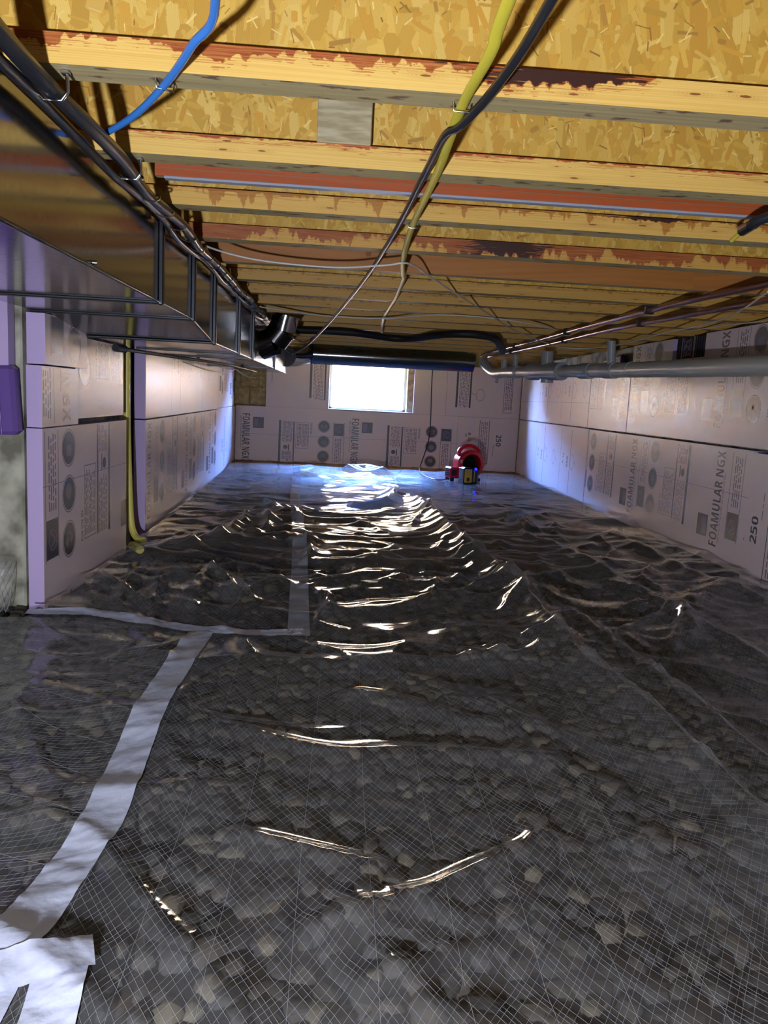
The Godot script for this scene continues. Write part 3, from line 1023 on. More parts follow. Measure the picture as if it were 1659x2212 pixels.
	cable("short_white_wire", "short white wire along the top of the right wall", "wire", [V(1.88, 1.245, -4.3), V(1.922, 1.25, -3.936), V(1.962, 1.245, -3.59), V(1.97, 1.25, -3.2)], 0.003, "white_wire", -1.0, 6)
	cable("drooping_wire", "dark thin wire drooping under the far end of the duct", "wire", [V(-0.985, 0.955, -4.85), V(-0.972, 0.95, -4.95), V(-0.923, 0.925, -5.4), V(-0.872, 0.93, -6.0), V(-0.85, 0.962, -6.2), V(-0.795, 0.921, -6.4), V(-0.709, 0.907, -6.4)], 0.004, "white_wire", -1.0, 6)
	var bt := thing("black_tube", "black plastic tube lying along under the duct on the left", "tube", Vector3.ZERO)
	put(tube_mesh([V(-0.921, 0.942, -3.28), V(-0.892, 0.946, -3.7), V(-0.80, 0.952, -4.4), V(-0.73, 0.955, -5.0), V(-0.70, 0.957, -6.3)], 0.0085, 10), "tube_run", M["black_matte"], bt)
	put(tube_mesh([V(-0.928, 0.941, -3.24), V(-0.917, 0.942, -3.34)], 0.0155, 10, 2), "end_fitting", M["black_matte"], bt)
	for z in [-4.4, -5.6]:
		put(box_mesh(V(-0.815 if z > -5.0 else -0.728, 0.962, z - 0.008), V(-0.80 if z > -5.0 else -0.712, 0.976, z + 0.008)), "clip", M["black_matte"], bt)
	# black foam-covered line across the joists
	cable("insulated_line", "fat black foam-covered line snaking across under the far joists", "pipe", [V(-0.40, 1.235, -5.35), V(-0.334, 1.225, -5.36), V(0.044, 1.225, -5.33), V(0.40, 1.212, -5.45), V(0.685, 1.225, -5.0), V(0.945, 1.222, -5.05), V(1.10, 1.20, -5.5), V(1.185, 1.19, -5.85)], 0.03, "black_matte", 0.024, 12)
	# copper pair
	var cp := ["upper", "lower"]
	for i in 2:
		var root := thing("copper_pipe", "%s of the two brown copper pipes running under the joists on the right" % ("left" if i == 0 else "right"), "pipe", Vector3.ZERO, "copper pipes on the right")
		var pts := [V(1.50, 1.238, -1.6), V(1.405, 1.238, -2.59), V(1.345, 1.238, -3.2), V(1.31, 1.238, -4.2), V(1.30, 1.238, -5.2), V(1.25, 1.235, -6.7), V(1.235, 1.225, -7.0)]
		if i == 1:
			pts = [V(1.60, 1.226, -1.6), V(1.555, 1.226, -2.837), V(1.50, 1.226, -3.4), V(1.43, 1.226, -4.2), V(1.41, 1.226, -5.354), V(1.325, 1.222, -6.9), V(1.30, 1.215, -7.1)]
		put(tube_mesh(pts, 0.0135, 12), "pipe_run", M["copper"], root)
		for z in ([-3.39, -4.62, -5.87] if i == 0 else [-3.8, -5.03, -6.3]):
			var q := smooth(pts, 12)
			var best := q[0]
			for p in q:
				if absf(p.z - z) < absf(best.z - z):
					best = p
			put(box_mesh(best + V(-0.019, -0.017, -0.012), best + V(0.019, 0.02, 0.012), 0.003), "pipe_clamp", M["black_matte"], root)
	# plastic drain along the right wall
	var dr := thing("drain_pipe", "long white plastic drain pipe hung along the right wall", "pipe", Vector3.ZERO)
	put(straight([V(1.75, 0.985, -1.2), V(1.75, 1.010, -3.15), V(1.738, 1.022, -3.8), V(1.677, 1.040, -4.75), V(1.62, 1.045, -5.1)], 0.045, 24), "pipe_run", M["pvc"], dr)
	put(straight([V(1.62, 1.045, -5.1), V(1.488, 1.054, -5.75), V(1.329, 1.065, -6.6)], 0.042, 24), "pipe_run", M["pvc"], dr)
	put(tube_mesh([V(1.345, 1.064, -6.52), V(1.31, 1.064, -6.70), V(1.285, 1.10, -6.84), V(1.25, 1.17, -7.0)], 0.044, 20, 5), "bend", M["pvc"], dr)
	for c in [[V(1.677, 1.040, -4.75), V(1.655, 1.042, -4.88), 0.0505], [V(1.627, 1.045, -5.06), V(1.60, 1.046, -5.2), 0.052], [V(1.545, 1.05, -5.47), V(1.445, 1.057, -5.98), 0.063], [V(1.40, 1.06, -6.22), V(1.375, 1.062, -6.36), 0.05], [V(1.69, 1.037, -4.52), V(1.688, 1.038, -4.54), 0.0465]]:
		put(straight([c[0], c[1]], c[2], 24), "coupling", M["pvc_fitting"], dr)
	for r in [[V(1.393, 1.078, -6.3), V(1.385, 1.20, -6.3), 0.022], [V(1.50, 1.07, -5.72), V(1.497, 1.20, -5.72), 0.043], [V(1.662, 1.06, -4.8), V(1.652, 1.22, -4.8), 0.026], [V(1.34, 1.09, -6.5), V(1.336, 1.17, -6.5), 0.024]]:
		put(straight([r[0], r[1]], r[2], 18), "riser", M["pvc_fitting"], dr)
	put(straight([V(1.50, 1.0, -5.70), V(1.50, 0.972, -5.70)], 0.05, 18), "clean_out", M["pvc_fitting"], dr)
	# yellow pipe in the gap of the left wall
	var yp := thing("yellow_pipe", "yellow plastic pipe standing in the gap of the left wall", "pipe", Vector3.ZERO)
	put(tube_mesh([V(-1.035, 1.0, -3.80), V(-1.035, 0.7, -3.80), V(-1.022, 0.3, -3.80), V(-1.012, 0.13, -3.80), V(-0.985, 0.065, -3.775), V(-0.93, 0.055, -3.72)], 0.0165, 14), "pipe_run", M["yellow_pipe"], yp)
	put(tube_mesh([V(-0.985, 0.03, -3.72), V(-0.92, 0.033, -3.61)], 0.02, 14), "lower_stub", M["yellow_pipe"], yp)
	# sagging cable end with a bright connector, upper right
	var fc := thing("conduit_end", "grey cable end with bright metal connector at the upper right edge", "cable", Vector3.ZERO)
	put(tube_mesh([V(1.1, 1.27, -1.45), V(0.98, 1.25, -1.55), V(0.88, 1.212, -1.66), V(0.868, 1.205, -1.70)], 0.011, 10), "jacket", M["black_plastic"], fc)
	put(tube_mesh([V(0.872, 1.207, -1.69), V(0.868, 1.20, -1.735)], 0.0125, 10, 3), "connector", M["steel_wire"], fc)
	put(tube_mesh([V(0.869, 1.201, -1.73), V(0.874, 1.19, -1.79)], 0.005, 8, 3), "bare_tip", M["yellow_jacket"], fc)
	# blower's cord down the window wall
	cable("power_cord", "thin cord hanging down the window wall and across the sheet to the blower", "cord", [V(0.997, 1.2, -8.77), V(1.0, 0.9, -8.775), V(1.012, 0.49, -8.775), V(0.985, 0.30, -8.74), V(0.93, 0.13, -8.66), V(0.88, 0.075, -8.4), V(0.82, 0.07, -7.7), V(0.90, 0.07, -7.15), V(1.04, 0.07, -7.25)], 0.006, "black_plastic", -1.0, 6)

# ------------------------------------------------------------------ floor, stones, plastic
const GX0 := -1.20
const GZ0 := -0.30
const STEP := 0.0125
const NX := 260
const NZ := 668
var H := PackedFloat32Array()

func grid_height(x: float, z: float) -> float:
	var fx := clampf((x - GX0) / STEP, 0.0, NX - 1.001)
	var fz := clampf((GZ0 - z) / STEP, 0.0, NZ - 1.001)
	var i := int(fx)
	var j := int(fz)
	var a := fx - i
	var b := fz - j
	return lerpf(lerpf(H[j * NX + i], H[j * NX + i + 1], a), lerpf(H[(j + 1) * NX + i], H[(j + 1) * NX + i + 1], a), b)

func add_ridge(pts: Array, height: float, wl: float, wr: float) -> void:
	# a fold that follows pts (x, z); wl and wr are its widths on either side
	var reach := maxf(wl, wr) * 3.2
	var raised := {}
	for s in pts.size() - 1:
		var a: Vector2 = pts[s]
		var b: Vector2 = pts[s + 1]
		var i0 := clampi(int((minf(a.x, b.x) - reach - GX0) / STEP), 0, NX - 1)
		var i1 := clampi(int((maxf(a.x, b.x) + reach - GX0) / STEP), 0, NX - 1)
		var j0 := clampi(int((GZ0 - maxf(a.y, b.y) - reach) / STEP), 0, NZ - 1)
		var j1 := clampi(int((GZ0 - minf(a.y, b.y) + reach) / STEP), 0, NZ - 1)
		var d := b - a
		var L := d.length()
		var u := d / L
		for j in range(j0, j1 + 1):
			var z := GZ0 - j * STEP
			for i in range(i0, i1 + 1):
				var p := Vector2(GX0 + i * STEP, z) - a
				var t := p.dot(u)
				var over := maxf(0.0, maxf(-t, t - L))
				var side := p.dot(u.orthogonal())
				var w := wl if side > 0.0 else wr
				var inner := t < 0.0 and s > 0 or t > L and s < pts.size() - 2
				var dist := sqrt(side * side + over * over * (1.0 if inner else 0.35)) / w
				if dist < 3.2:
					var along := (s + clampf(t / L, 0.0, 1.0)) / (pts.size() - 1)
					var fade := smoothstep(0.0, 0.16, along) * smoothstep(1.0, 0.84, along)
					var c := j * NX + i
					raised[c] = maxf(raised.get(c, 0.0), height * fade * exp(-pow(dist, 1.35)))
	for c: int in raised:
		H[c] += raised[c]

# direction across the fold (z, x), wave length, height, seed
const FOLDS := [[0.97, 0.22, 0.36, 0.020, 3.0], [0.98, -0.18, 0.23, 0.011, 17.0], [0.85, 0.52, 0.29, 0.009, 29.0], [0.80, -0.60, 0.19, 0.006, 41.0], [0.99, 0.05, 0.105, 0.0032, 53.0]]

func make_heights() -> void:
	H.resize(NX * NZ)
	var lo := FastNoiseLite.new(); lo.seed = 3; lo.frequency = 1.0; lo.fractal_octaves = 2
	var rid := FastNoiseLite.new(); rid.seed = 14; rid.frequency = 1.0; rid.fractal_octaves = 1
	var rid2 := FastNoiseLite.new(); rid2.seed = 25; rid2.frequency = 1.0; rid2.fractal_octaves = 1
	var fin := FastNoiseLite.new(); fin.seed = 36; fin.frequency = 1.0; fin.fractal_octaves = 2
	for j in NZ:
		var z := GZ0 - j * STEP
		var mid := smoothstep(-1.9, -2.9, z)
		for i in NX:
			var x := GX0 + i * STEP
			var wx := x + 0.10 * lo.get_noise_2d(x * 1.3 + 40.0, z * 1.3)
			var wz := z + 0.12 * lo.get_noise_2d(x * 1.1, z * 1.1 + 70.0)
			var y := 0.040 + 0.014 * lo.get_noise_2d(x * 1.6, z * 1.6)
			# stretched film: flat facets that meet in creases, mostly running across the room
			var c2 := 1.0 - absf(rid2.get_noise_2d(wx * 1.9 + wz * 1.4, wz * 4.6 - wx * 0.8))
			var fold := 0.0
			for f in FOLDS:
				var ph: float = (wz * f[0] + wx * f[1]) / f[2] + 1.1 * lo.get_noise_2d(x * 0.8 + f[4], z * 0.9)
				var amp := clampf(0.45 + 1.5 * rid.get_noise_2d(x * 1.1 + f[4], z * 1.6 - f[4]), 0.0, 1.0)
				fold += f[3] * amp * (1.0 - absf(fposmod(ph, 1.0) * 2.0 - 1.0))
			y += mid * fold * lerpf(1.0, 0.5, smoothstep(-5.2, -6.0, z))
			# slack, diagonal folds close to the camera
			var q := wx * 0.62 - wz * 0.78
			var p := wx * 0.78 + wz * 0.62
			var c3 := 1.0 - absf(rid2.get_noise_2d(q * 2.2 + 9.0, p * 0.7))
			y += (1.0 - mid) * (0.020 * pow(c3, 3.0) + 0.005 * pow(c2, 3.0))
			H[j * NX + i] = y
	# folds that can be told apart in the photograph
	add_ridge([Vector2(0.50, -6.2), Vector2(0.59, -5.5), Vector2(0.65, -4.0), Vector2(0.74, -3.1), Vector2(0.70, -2.15), Vector2(0.76, -1.7), Vector2(0.77, -1.2), Vector2(0.74, -0.8)], 0.075, 0.04, 0.075)
	add_ridge([Vector2(0.86, -2.9), Vector2(0.88, -2.2), Vector2(0.92, -1.6), Vector2(0.95, -1.1)], 0.05, 0.04, 0.08)
	add_ridge([Vector2(1.15, -4.4), Vector2(1.22, -3.2), Vector2(1.30, -2.3), Vector2(1.42, -1.6)], 0.034, 0.06, 0.07)
	add_ridge([Vector2(1.62, -4.8), Vector2(1.66, -3.6), Vector2(1.75, -2.8)], 0.03, 0.05, 0.06)
	add_ridge([Vector2(-0.02, -2.03), Vector2(0.25, -2.08), Vector2(0.55, -2.16), Vector2(0.66, -2.2)], 0.026, 0.035, 0.05)
	add_ridge([Vector2(0.0, -1.87), Vector2(0.2, -1.77), Vector2(0.44, -1.62)], 0.022, 0.05, 0.035)
	add_ridge([Vector2(-0.2, -1.22), Vector2(0.0, -1.165), Vector2(0.13, -1.12)], 0.017, 0.03, 0.035)
	add_ridge([Vector2(-0.08, -0.96), Vector2(0.12, -1.03), Vector2(0.34, -1.18), Vector2(0.4, -1.25)], 0.020, 0.03, 0.04)
	add_ridge([Vector2(0.02, -0.86), Vector2(0.14, -0.91), Vector2(0.26, -0.97)], 0.013, 0.03, 0.03)
	add_ridge([Vector2(0.36, -2.0), Vector2(0.44, -1.5), Vector2(0.54, -1.22), Vector2(0.62, -1.0)], 0.02, 0.05, 0.05)
	add_ridge([Vector2(0.0, -7.6), Vector2(0.27, -7.75), Vector2(0.5, -7.5)], 0.085, 0.12, 0.16)
	add_ridge([Vector2(0.45, -6.3), Vector2(0.42, -5.8), Vector2(0.33, -5.42), Vector2(0.1, -5.2)], 0.055, 0.06, 0.07)
	add_ridge([Vector2(-0.35, -8.0), Vector2(-0.25, -7.6), Vector2(-0.33, -7.0)], 0.05, 0.14, 0.14)
	add_ridge([Vector2(-0.56, -4.3), Vector2(-0.55, -4.0), Vector2(-0.6, -3.6)], 0.05, 0.05, 0.04)
	add_ridge([Vector2(-0.42, -2.72), Vector2(-0.3, -2.82), Vector2(-0.18, -3.05)], 0.04, 0.05, 0.05)
	add_ridge([Vector2(-0.95, -3.3), Vector2(-0.7, -3.55), Vector2(-0.55, -3.9)], 0.04, 0.08, 0.08)
	add_ridge([Vector2(-0.12, -3.3), Vector2(0.15, -3.45), Vector2(0.42, -3.8)], 0.03, 0.04, 0.06)
	add_ridge([Vector2(-0.1, -2.55), Vector2(0.2, -2.65), Vector2(0.5, -2.95)], 0.03, 0.04, 0.06)
	add_ridge([Vector2(-1.0, -1.6), Vector2(-0.75, -1.62), Vector2(-0.45, -1.72)], 0.018, 0.03, 0.04)
	add_ridge([Vector2(-0.9, -1.15), Vector2(-0.65, -1.22), Vector2(-0.42, -1.28)], 0.018, 0.03, 0.04)
	var rr := RandomNumberGenerator.new()
	rr.seed = 9
	for k in 70:
		var p := Vector2(rr.randf_range(-0.75, 1.45), rr.randf_range(-5.2, -1.9))
		var an := rr.randfn(0.0, 0.5)
		var L := rr.randf_range(0.10, 0.34)
		var d := Vector2(sin(an), -cos(an)) * L
		var bend := Vector2(d.y, -d.x) * rr.randf_range(-0.3, 0.3)
		add_ridge([p, p + d * 0.5 + bend, p + d], rr.randf_range(0.010, 0.024), rr.randf_range(0.018, 0.035), rr.randf_range(0.018, 0.045))
	for k in 44:
		var right := k % 2 == 0
		var p := Vector2(rr.randf_range(0.42, 1.45) if right else rr.randf_range(-0.75, -0.05), rr.randf_range(-4.9, -1.9))
		var an := rr.randfn(0.35 if right else -0.25, 0.45)
		var d := Vector2(sin(an), -cos(an)) * rr.randf_range(0.35, 0.9)
		var bend := Vector2(d.y, -d.x) * rr.randf_range(-0.14, 0.14)
		add_ridge([p, p + d * 0.33 + bend, p + d * 0.66 + bend * 0.6, p + d], rr.randf_range(0.014, 0.030), rr.randf_range(0.016, 0.024), rr.randf_range(0.016, 0.03))
	# the sheet drops flat where it meets the walls
	for j in NZ:
		for i in NX:
			var x := GX0 + i * STEP
			var z := GZ0 - j * STEP
			if x < -0.05 and z < -2.2 and z > -2.62:
				H[j * NX + i] = lerpf(H[j * NX + i], 0.042, 0.75 * smoothstep(0.21, 0.1, absf(z + 2.41)))
			H[j * NX + i] = maxf(H[j * NX + i], 0.031)
			if x > 0.93 and x < 1.55 and z < -6.9 and z > -7.75:
				var e := minf(minf(x - 0.93, 1.55 - x), minf(z + 7.75, -6.9 - z))
				H[j * NX + i] = lerpf(H[j * NX + i], 0.042, smoothstep(0.0, 0.1, e))
			if z < -8.3:
				H[j * NX + i] = lerpf(H[j * NX + i], 0.034, smoothstep(-8.3, -8.62, z))

func seam_x(z: float) -> float:
	if z > -2.36:
		return -0.40 + 0.008 * sin(z * 5.0)
	return -0.12 + 0.06 * (z + 2.36) + 0.015 * sin(z * 4.0)

func far_edge(x: float) -> float:
	return -8.28 + 0.10 * sin(x * 3.0) + 0.05 * sin(x * 8.0 + 1.0)

func sheet_mesh(keep: Callable, lift: float) -> ArrayMesh:
	var remap := PackedInt32Array()
	remap.resize(NX * NZ)
	remap.fill(-1)
	var vs := PackedVector3Array()
	var ns := PackedVector3Array()
	var ix := PackedInt32Array()
	for j in NZ - 1:
		for i in NX - 1:
			var x := GX0 + (i + 0.5) * STEP
			var z := GZ0 - (j + 0.5) * STEP
			if not keep.call(x, z):
				continue
			for c in [j * NX + i, j * NX + i + 1, (j + 1) * NX + i + 1, (j + 1) * NX + i]:
				if remap[c] < 0:
					var ci: int = c % NX
					var cj: int = c / NX
					var l := maxi(ci - 1, 0)
					var r := mini(ci + 1, NX - 1)
					var d := maxi(cj - 1, 0)
					var u := mini(cj + 1, NZ - 1)
					var sx := (H[cj * NX + r] - H[cj * NX + l]) / ((r - l) * STEP)
					var sz := (H[u * NX + ci] - H[d * NX + ci]) / ((u - d) * STEP)
					remap[c] = vs.size()
					vs.append(Vector3(GX0 + ci * STEP, H[c] + lift, GZ0 - cj * STEP))
					ns.append(Vector3(-sx, 1.0, sz).normalized())
			var a := remap[j * NX + i]
			var b := remap[j * NX + i + 1]
			var c2 := remap[(j + 1) * NX + i + 1]
			var d2 := remap[(j + 1) * NX + i]
			# +x is right, further rows lie towards -z; seen from above this runs clockwise
			ix.append_array([a, c2, b, a, d2, c2])
	var arr := []
	arr.resize(Mesh.ARRAY_MAX)
	arr[Mesh.ARRAY_VERTEX] = vs
	arr[Mesh.ARRAY_NORMAL] = ns
	arr[Mesh.ARRAY_INDEX] = ix
	var m := ArrayMesh.new()
	m.add_surface_from_arrays(Mesh.PRIMITIVE_TRIANGLES, arr)
	return m

func strings(keep: Callable, lift: float, sets: Array, z_far: float) -> ArrayMesh:
	# reinforcing yarns laid in the film: sets of [angle from -z, spacing, half width]
	var vs := PackedVector3Array()
	var ns := PackedVector3Array()
	var ix := PackedInt32Array()
	for s in sets:
		var dir := Vector2(sin(s[0]), -cos(s[0]))
		var nor := Vector2(dir.y, -dir.x)
		var seg := 0.03
		var c := Vector2(0.4, -4.3)
		var reach := 5.0
		var k0 := -int(reach / s[1])
		for k in range(k0, -k0):
			var run := -1
			var t := -reach
			while t < reach:
				var wob := 0.004 * sin(t * 3.0 + k * 1.3)
				var p: Vector2 = c + dir * t + nor * (k * s[1] + wob)
				t += seg
				if p.y < z_far or p.y > GZ0 - 0.02 or not keep.call(p.x, p.y):
					run = -1
					continue
				var y := grid_height(p.x, p.y) + lift
				var hw: float = s[2]
				var n := Vector3(0, 1, 0)
				vs.append(Vector3(p.x - nor.x * hw, y, p.y - nor.y * hw))
				vs.append(Vector3(p.x, y + hw * 0.9, p.y))
				vs.append(Vector3(p.x + nor.x * hw, y, p.y + nor.y * hw))
				ns.append(Vector3(-nor.x * 0.8, 0.6, -nor.y * 0.8))
				ns.append(n)
				ns.append(Vector3(nor.x * 0.8, 0.6, nor.y * 0.8))
				var b := vs.size() - 3
				if run >= 0:
					ix.append_array([run, b + 1, b, run, run + 1, b + 1, run + 1, b + 2, b + 1, run + 1, run + 2, b + 2])
				run = b
	var arr := []
	arr.resize(Mesh.ARRAY_MAX)
	arr[Mesh.ARRAY_VERTEX] = vs
	arr[Mesh.ARRAY_NORMAL] = ns
	arr[Mesh.ARRAY_INDEX] = ix
	var m := ArrayMesh.new()
	m.add_surface_from_arrays(Mesh.PRIMITIVE_TRIANGLES, arr)
	return m

func tape_mesh(path: Array, width: float, lift: float, seed_: int) -> ArrayMesh:
	var r := RandomNumberGenerator.new()
	r.seed = seed_
	var pts := smooth(path.map(func(p): return Vector3(p.x, 0, p.y)), 24)
	var n := FastNoiseLite.new()
	n.seed = seed_
	n.frequency = 6.0
	var vs := PackedVector3Array()
	var ix := PackedInt32Array()
	var cols := 9
	for i in pts.size():
		var d := (pts[mini(i + 1, pts.size() - 1)] - pts[maxi(i - 1, 0)]).normalized()
		var sd := d.cross(Vector3.UP)
		for k in cols:
			var f := float(k) / (cols - 1) - 0.5
			var p := pts[i] + sd * f * width
			p.y = grid_height(p.x, p.z) + lift + 0.0022 * n.get_noise_2d(p.x * 5.0, p.z * 5.0)
			vs.append(p)
		if i:
			for k in cols - 1:
				var a := (i - 1) * cols + k
				ix.append_array([a, a + cols, a + cols + 1, a, a + cols + 1, a + 1])
	var st := mb()
	for v in vs:
		st.add_vertex(v)
	for q in ix:
		st.add_index(q)
	st.generate_normals()
	return st.commit()

func build_floor() -> void:
	var fl := structure("floor")
	put(box_mesh(Vector3(-1.5, -0.25, -9.2), Vector3(2.4, -0.012, 2.2)), "soil_bed", M["soil"], fl)
	# bare earth heaped against the window wall
	var eb := mb()
	for i in 44:
		for j in 8:
			var P := func(a: int, b: int) -> Vector3:
				var bx := -1.25 + a * 0.075
				return Vector3(bx, -0.01 + 0.042 * smoothstep(0.0, 4.0, b) + 0.008 * sin(a * 1.7 + b * 2.3) * smoothstep(0.0, 3.0, b), -7.85 - b * 0.13)
			quad_auto(eb, P.call(i, j), P.call(i + 1, j), P.call(i + 1, j + 1), P.call(i, j + 1), Vector3.UP)
	put(eb.commit(), "earth_bank", M["clay"], fl)
	# crushed stone
	var rocks := []
	for v in 7:
		var r := RandomNumberGenerator.new()
		r.seed = 200 + v
		var sp := SphereMesh.new()
		sp.radial_segments = 6
		sp.rings = 3
		sp.radius = 1.0
		sp.height = 2.0
		var arr := sp.get_mesh_arrays()
		var vv: PackedVector3Array = arr[Mesh.ARRAY_VERTEX]
		var key := {}
		var st := mb()
		var ii: PackedInt32Array = arr[Mesh.ARRAY_INDEX]
		var moved := PackedVector3Array()
		for p in vv:
			var k := p.snapped(Vector3.ONE * 0.01)
			if not key.has(k):
				key[k] = p * r.randf_range(0.72, 1.12) * Vector3(1.0, 0.72, 0.85)
			moved.append(key[k])
		for t in range(0, ii.size(), 3):
			var a := moved[ii[t]]
			var b := moved[ii[t + 1]]
			var c := moved[ii[t + 2]]
			var n := (b - a).cross(c - a)
			if n.length_squared() < 1e-10:
				continue
			n = n.normalized()
			if n.dot(a + b + c) < 0.0:
				n = -n
			var order := [a, c, b] if (b - a).cross(c - a).dot(n) > 0.0 else [a, b, c]
			for q: Vector3 in order:
				st.set_normal((n * 0.45 + q.normalized() * 0.55).normalized())
				st.add_vertex(q)
		rocks.append(st.commit())
	var r2 := RandomNumberGenerator.new()
	r2.seed = 5
	var far := [[], [], [], []]
	var count := 0
	var spots := []
	var z := -0.62
	while z > -3.6:
		var pitch := 0.043 if z > -2.4 else 0.055
		var x := -1.18
		while x < 2.0:
			spots.append(Vector2(x + r2.randf_range(-0.018, 0.018), z + r2.randf_range(-0.018, 0.018)))
			x += pitch
		z -= pitch
	for s: Vector2 in spots:
		var size := r2.randf_range(0.018, 0.036) if r2.randf() < 0.8 else r2.randf_range(0.034, 0.046)
		var ty := 0.021 - size * 0.62 + r2.randf_range(-0.006, 0.003)
		var xf := Transform3D(Basis(Vector3.UP, r2.randf() * TAU) * Basis(Vector3.RIGHT, r2.randf_range(-0.35, 0.35)), Vector3(s.x, ty, s.y)).scaled_local(Vector3(size * r2.randf_range(0.8, 1.2), size * 0.9, size))
		var kind := [0, 0, 1, 1, 2, 2, 2, 3][r2.randi() % 8] as int
		var v := r2.randi() % rocks.size()
		var near: bool = s.y > -1.28 and s.x > -0.36 and s.x < 0.62 and s.y < -0.80
		if near and count < 295:
			var o := put(rocks[v], "stone", M["stone%d" % kind], fl)
			o.transform = xf
			count += 1
		else:
			far[kind].append([xf, v])
	for kind in 4:
		for v in rocks.size():
			var list: Array = far[kind].filter(func(q): return q[1] == v)
			if list.is_empty():
				continue
			var mm := MultiMesh.new()
			mm.transform_format = MultiMesh.TRANSFORM_3D
			mm.mesh = rocks[v]
			mm.instance_count = list.size()
			for i in list.size():
				mm.set_instance_transform(i, list[i][0])
			var mi := MultiMeshInstance3D.new()
			mi.multimesh = mm
			mi.material_override = M["stone%d" % kind]
			mi.name = "crushed_stone"
			mi.set_meta("kind", "stuff")
			fl.add_child(mi, true)

	# plastic
	make_heights()
	var main_keep := func(x: float, z: float) -> bool: return z > far_edge(x) and x > seam_x(z) - 0.03 and x < 1.985
	var left_keep := func(x: float, z: float) -> bool: return z > -2.42 and x < seam_x(z) + 0.03 and x > -1.2 + maxf(0.0, (-z - 2.3)) * 1.2
	var back_keep := func(x: float, z: float) -> bool: return z > far_edge(x) and z < -2.34 and x < seam_x(z) + 0.03 and (x > -0.975 if z > -4.05 else x > -0.97 + (z + 4.0) * 0.042)
	var defs := [
		["main", "large clear reinforced plastic sheet covering the right side of the floor", main_keep, 0.002, "sheet", [[0.58, 0.0125, 0.00018], [-0.58, 0.0125, 0.00018], [0.0, 0.108, 0.00026]]],
		["left", "clear reinforced plastic sheet left of the long tape strip in the foreground", left_keep, 0.0, "sheet", [[1.28, 0.0125, 0.00018], [0.20, 0.0145, 0.00018], [-1.2, 0.13, 0.00026]]],
		["back", "clear crinkled plastic sheet along the left wall towards the window", back_keep, 0.0, "sheet", [[0.52, 0.014, 0.00018], [-0.6, 0.014, 0.00018]]]]
	for d in defs:
		var root := thing("plastic_sheet", d[1], "plastic sheet", Vector3.ZERO, "clear plastic sheets on the floor")
		put(sheet_mesh(d[2], d[3]), "film", M[d[4]], root)
		if d[5].is_empty():
			continue
		var y := put(strings(d[2], d[3] + 0.0004, d[5], -8.4), "reinforcing_yarn", M["scrim"], root)
		y.set_meta("kind", "stuff")
	# tape
	var tapes := [
		["long white tape strip running forward over the seam in the foreground", [Vector2(-0.405, -0.55), Vector2(-0.402, -0.9), Vector2(-0.392, -1.1), Vector2(-0.382, -1.27), Vector2(-0.402, -1.55), Vector2(-0.410, -1.75), Vector2(-0.408, -2.05), Vector2(-0.407, -2.33)], 0.076, 0.006],
		["white tape strip running crossways from the left wall", [Vector2(-0.99, -2.47), Vector2(-0.8, -2.50), Vector2(-0.6, -2.42), Vector2(-0.4, -2.36), Vector2(-0.2, -2.35), Vector2(-0.09, -2.38)], 0.06, 0.005],
		["half-clear tape strip running away from the crossways tape towards the window", [Vector2(-0.105, -2.33), Vector2(-0.13, -2.8), Vector2(-0.15, -3.2), Vector2(-0.19, -3.9), Vector2(-0.24, -4.6), Vector2(-0.31, -5.5), Vector2(-0.35, -6.3), Vector2(-0.40, -7.2), Vector2(-0.45, -8.1)], 0.07, 0.005],
		["short white tape patch laid crosswise at the lower left corner", [Vector2(-0.46, -0.875), Vector2(-0.38, -0.892), Vector2(-0.292, -0.925)], 0.062, 0.009],
		["short white tape piece pointing at the camera in the lower left corner", [Vector2(-0.325, -0.905), Vector2(-0.315, -0.84), Vector2(-0.305, -0.74)], 0.066, 0.0065]]
	for t in tapes:
		var o := put(tape_mesh(t[1], t[2], t[3], 8), "tape_strip", M["clear_tape" if t[0].contains("running away") else "tape"])
		tag(o, t[0], "tape", "white tape on the plastic seams")
	# film turned up against the pier at the left edge
	var up := thing("plastic_flap", "clear reinforced plastic flap turned up against the concrete pier", "plastic sheet", Vector3(-1.235, 0.03, -2.53))
	var st := mb()
	for i in 10:
		for j in 8:
			var P := func(a: int, b: int) -> Vector3: return Vector3(0.016 * a, 0.022 * b, -0.06 + 0.05 * pow(1.0 - b / 8.0, 2.0) + 0.006 * sin(a * 1.3 + b))
			quad_auto(st, P.call(i, j), P.call(i + 1, j), P.call(i + 1, j + 1), P.call(i, j + 1), Vector3.BACK)
	put(st.commit(), "film", M["sheet"], up)
	st = mb()
	for k in 9:
		for sgn in [-1, 1]:
			var pts := PackedVector3Array()
			for q in 7:
				pts.append(Vector3(clampf(0.018 * k + sgn * 0.012 * q * 0.9 + 0.01, 0.0, 0.16), 0.025 * q, -0.055 + 0.05 * pow(1.0 - q / 7.0, 2.0) + 0.004))
			tube(st, pts, 0.0008, 4)
	var yy := put(st.commit(), "reinforcing_yarn", M["scrim"], up)
	yy.set_meta("kind", "stuff")

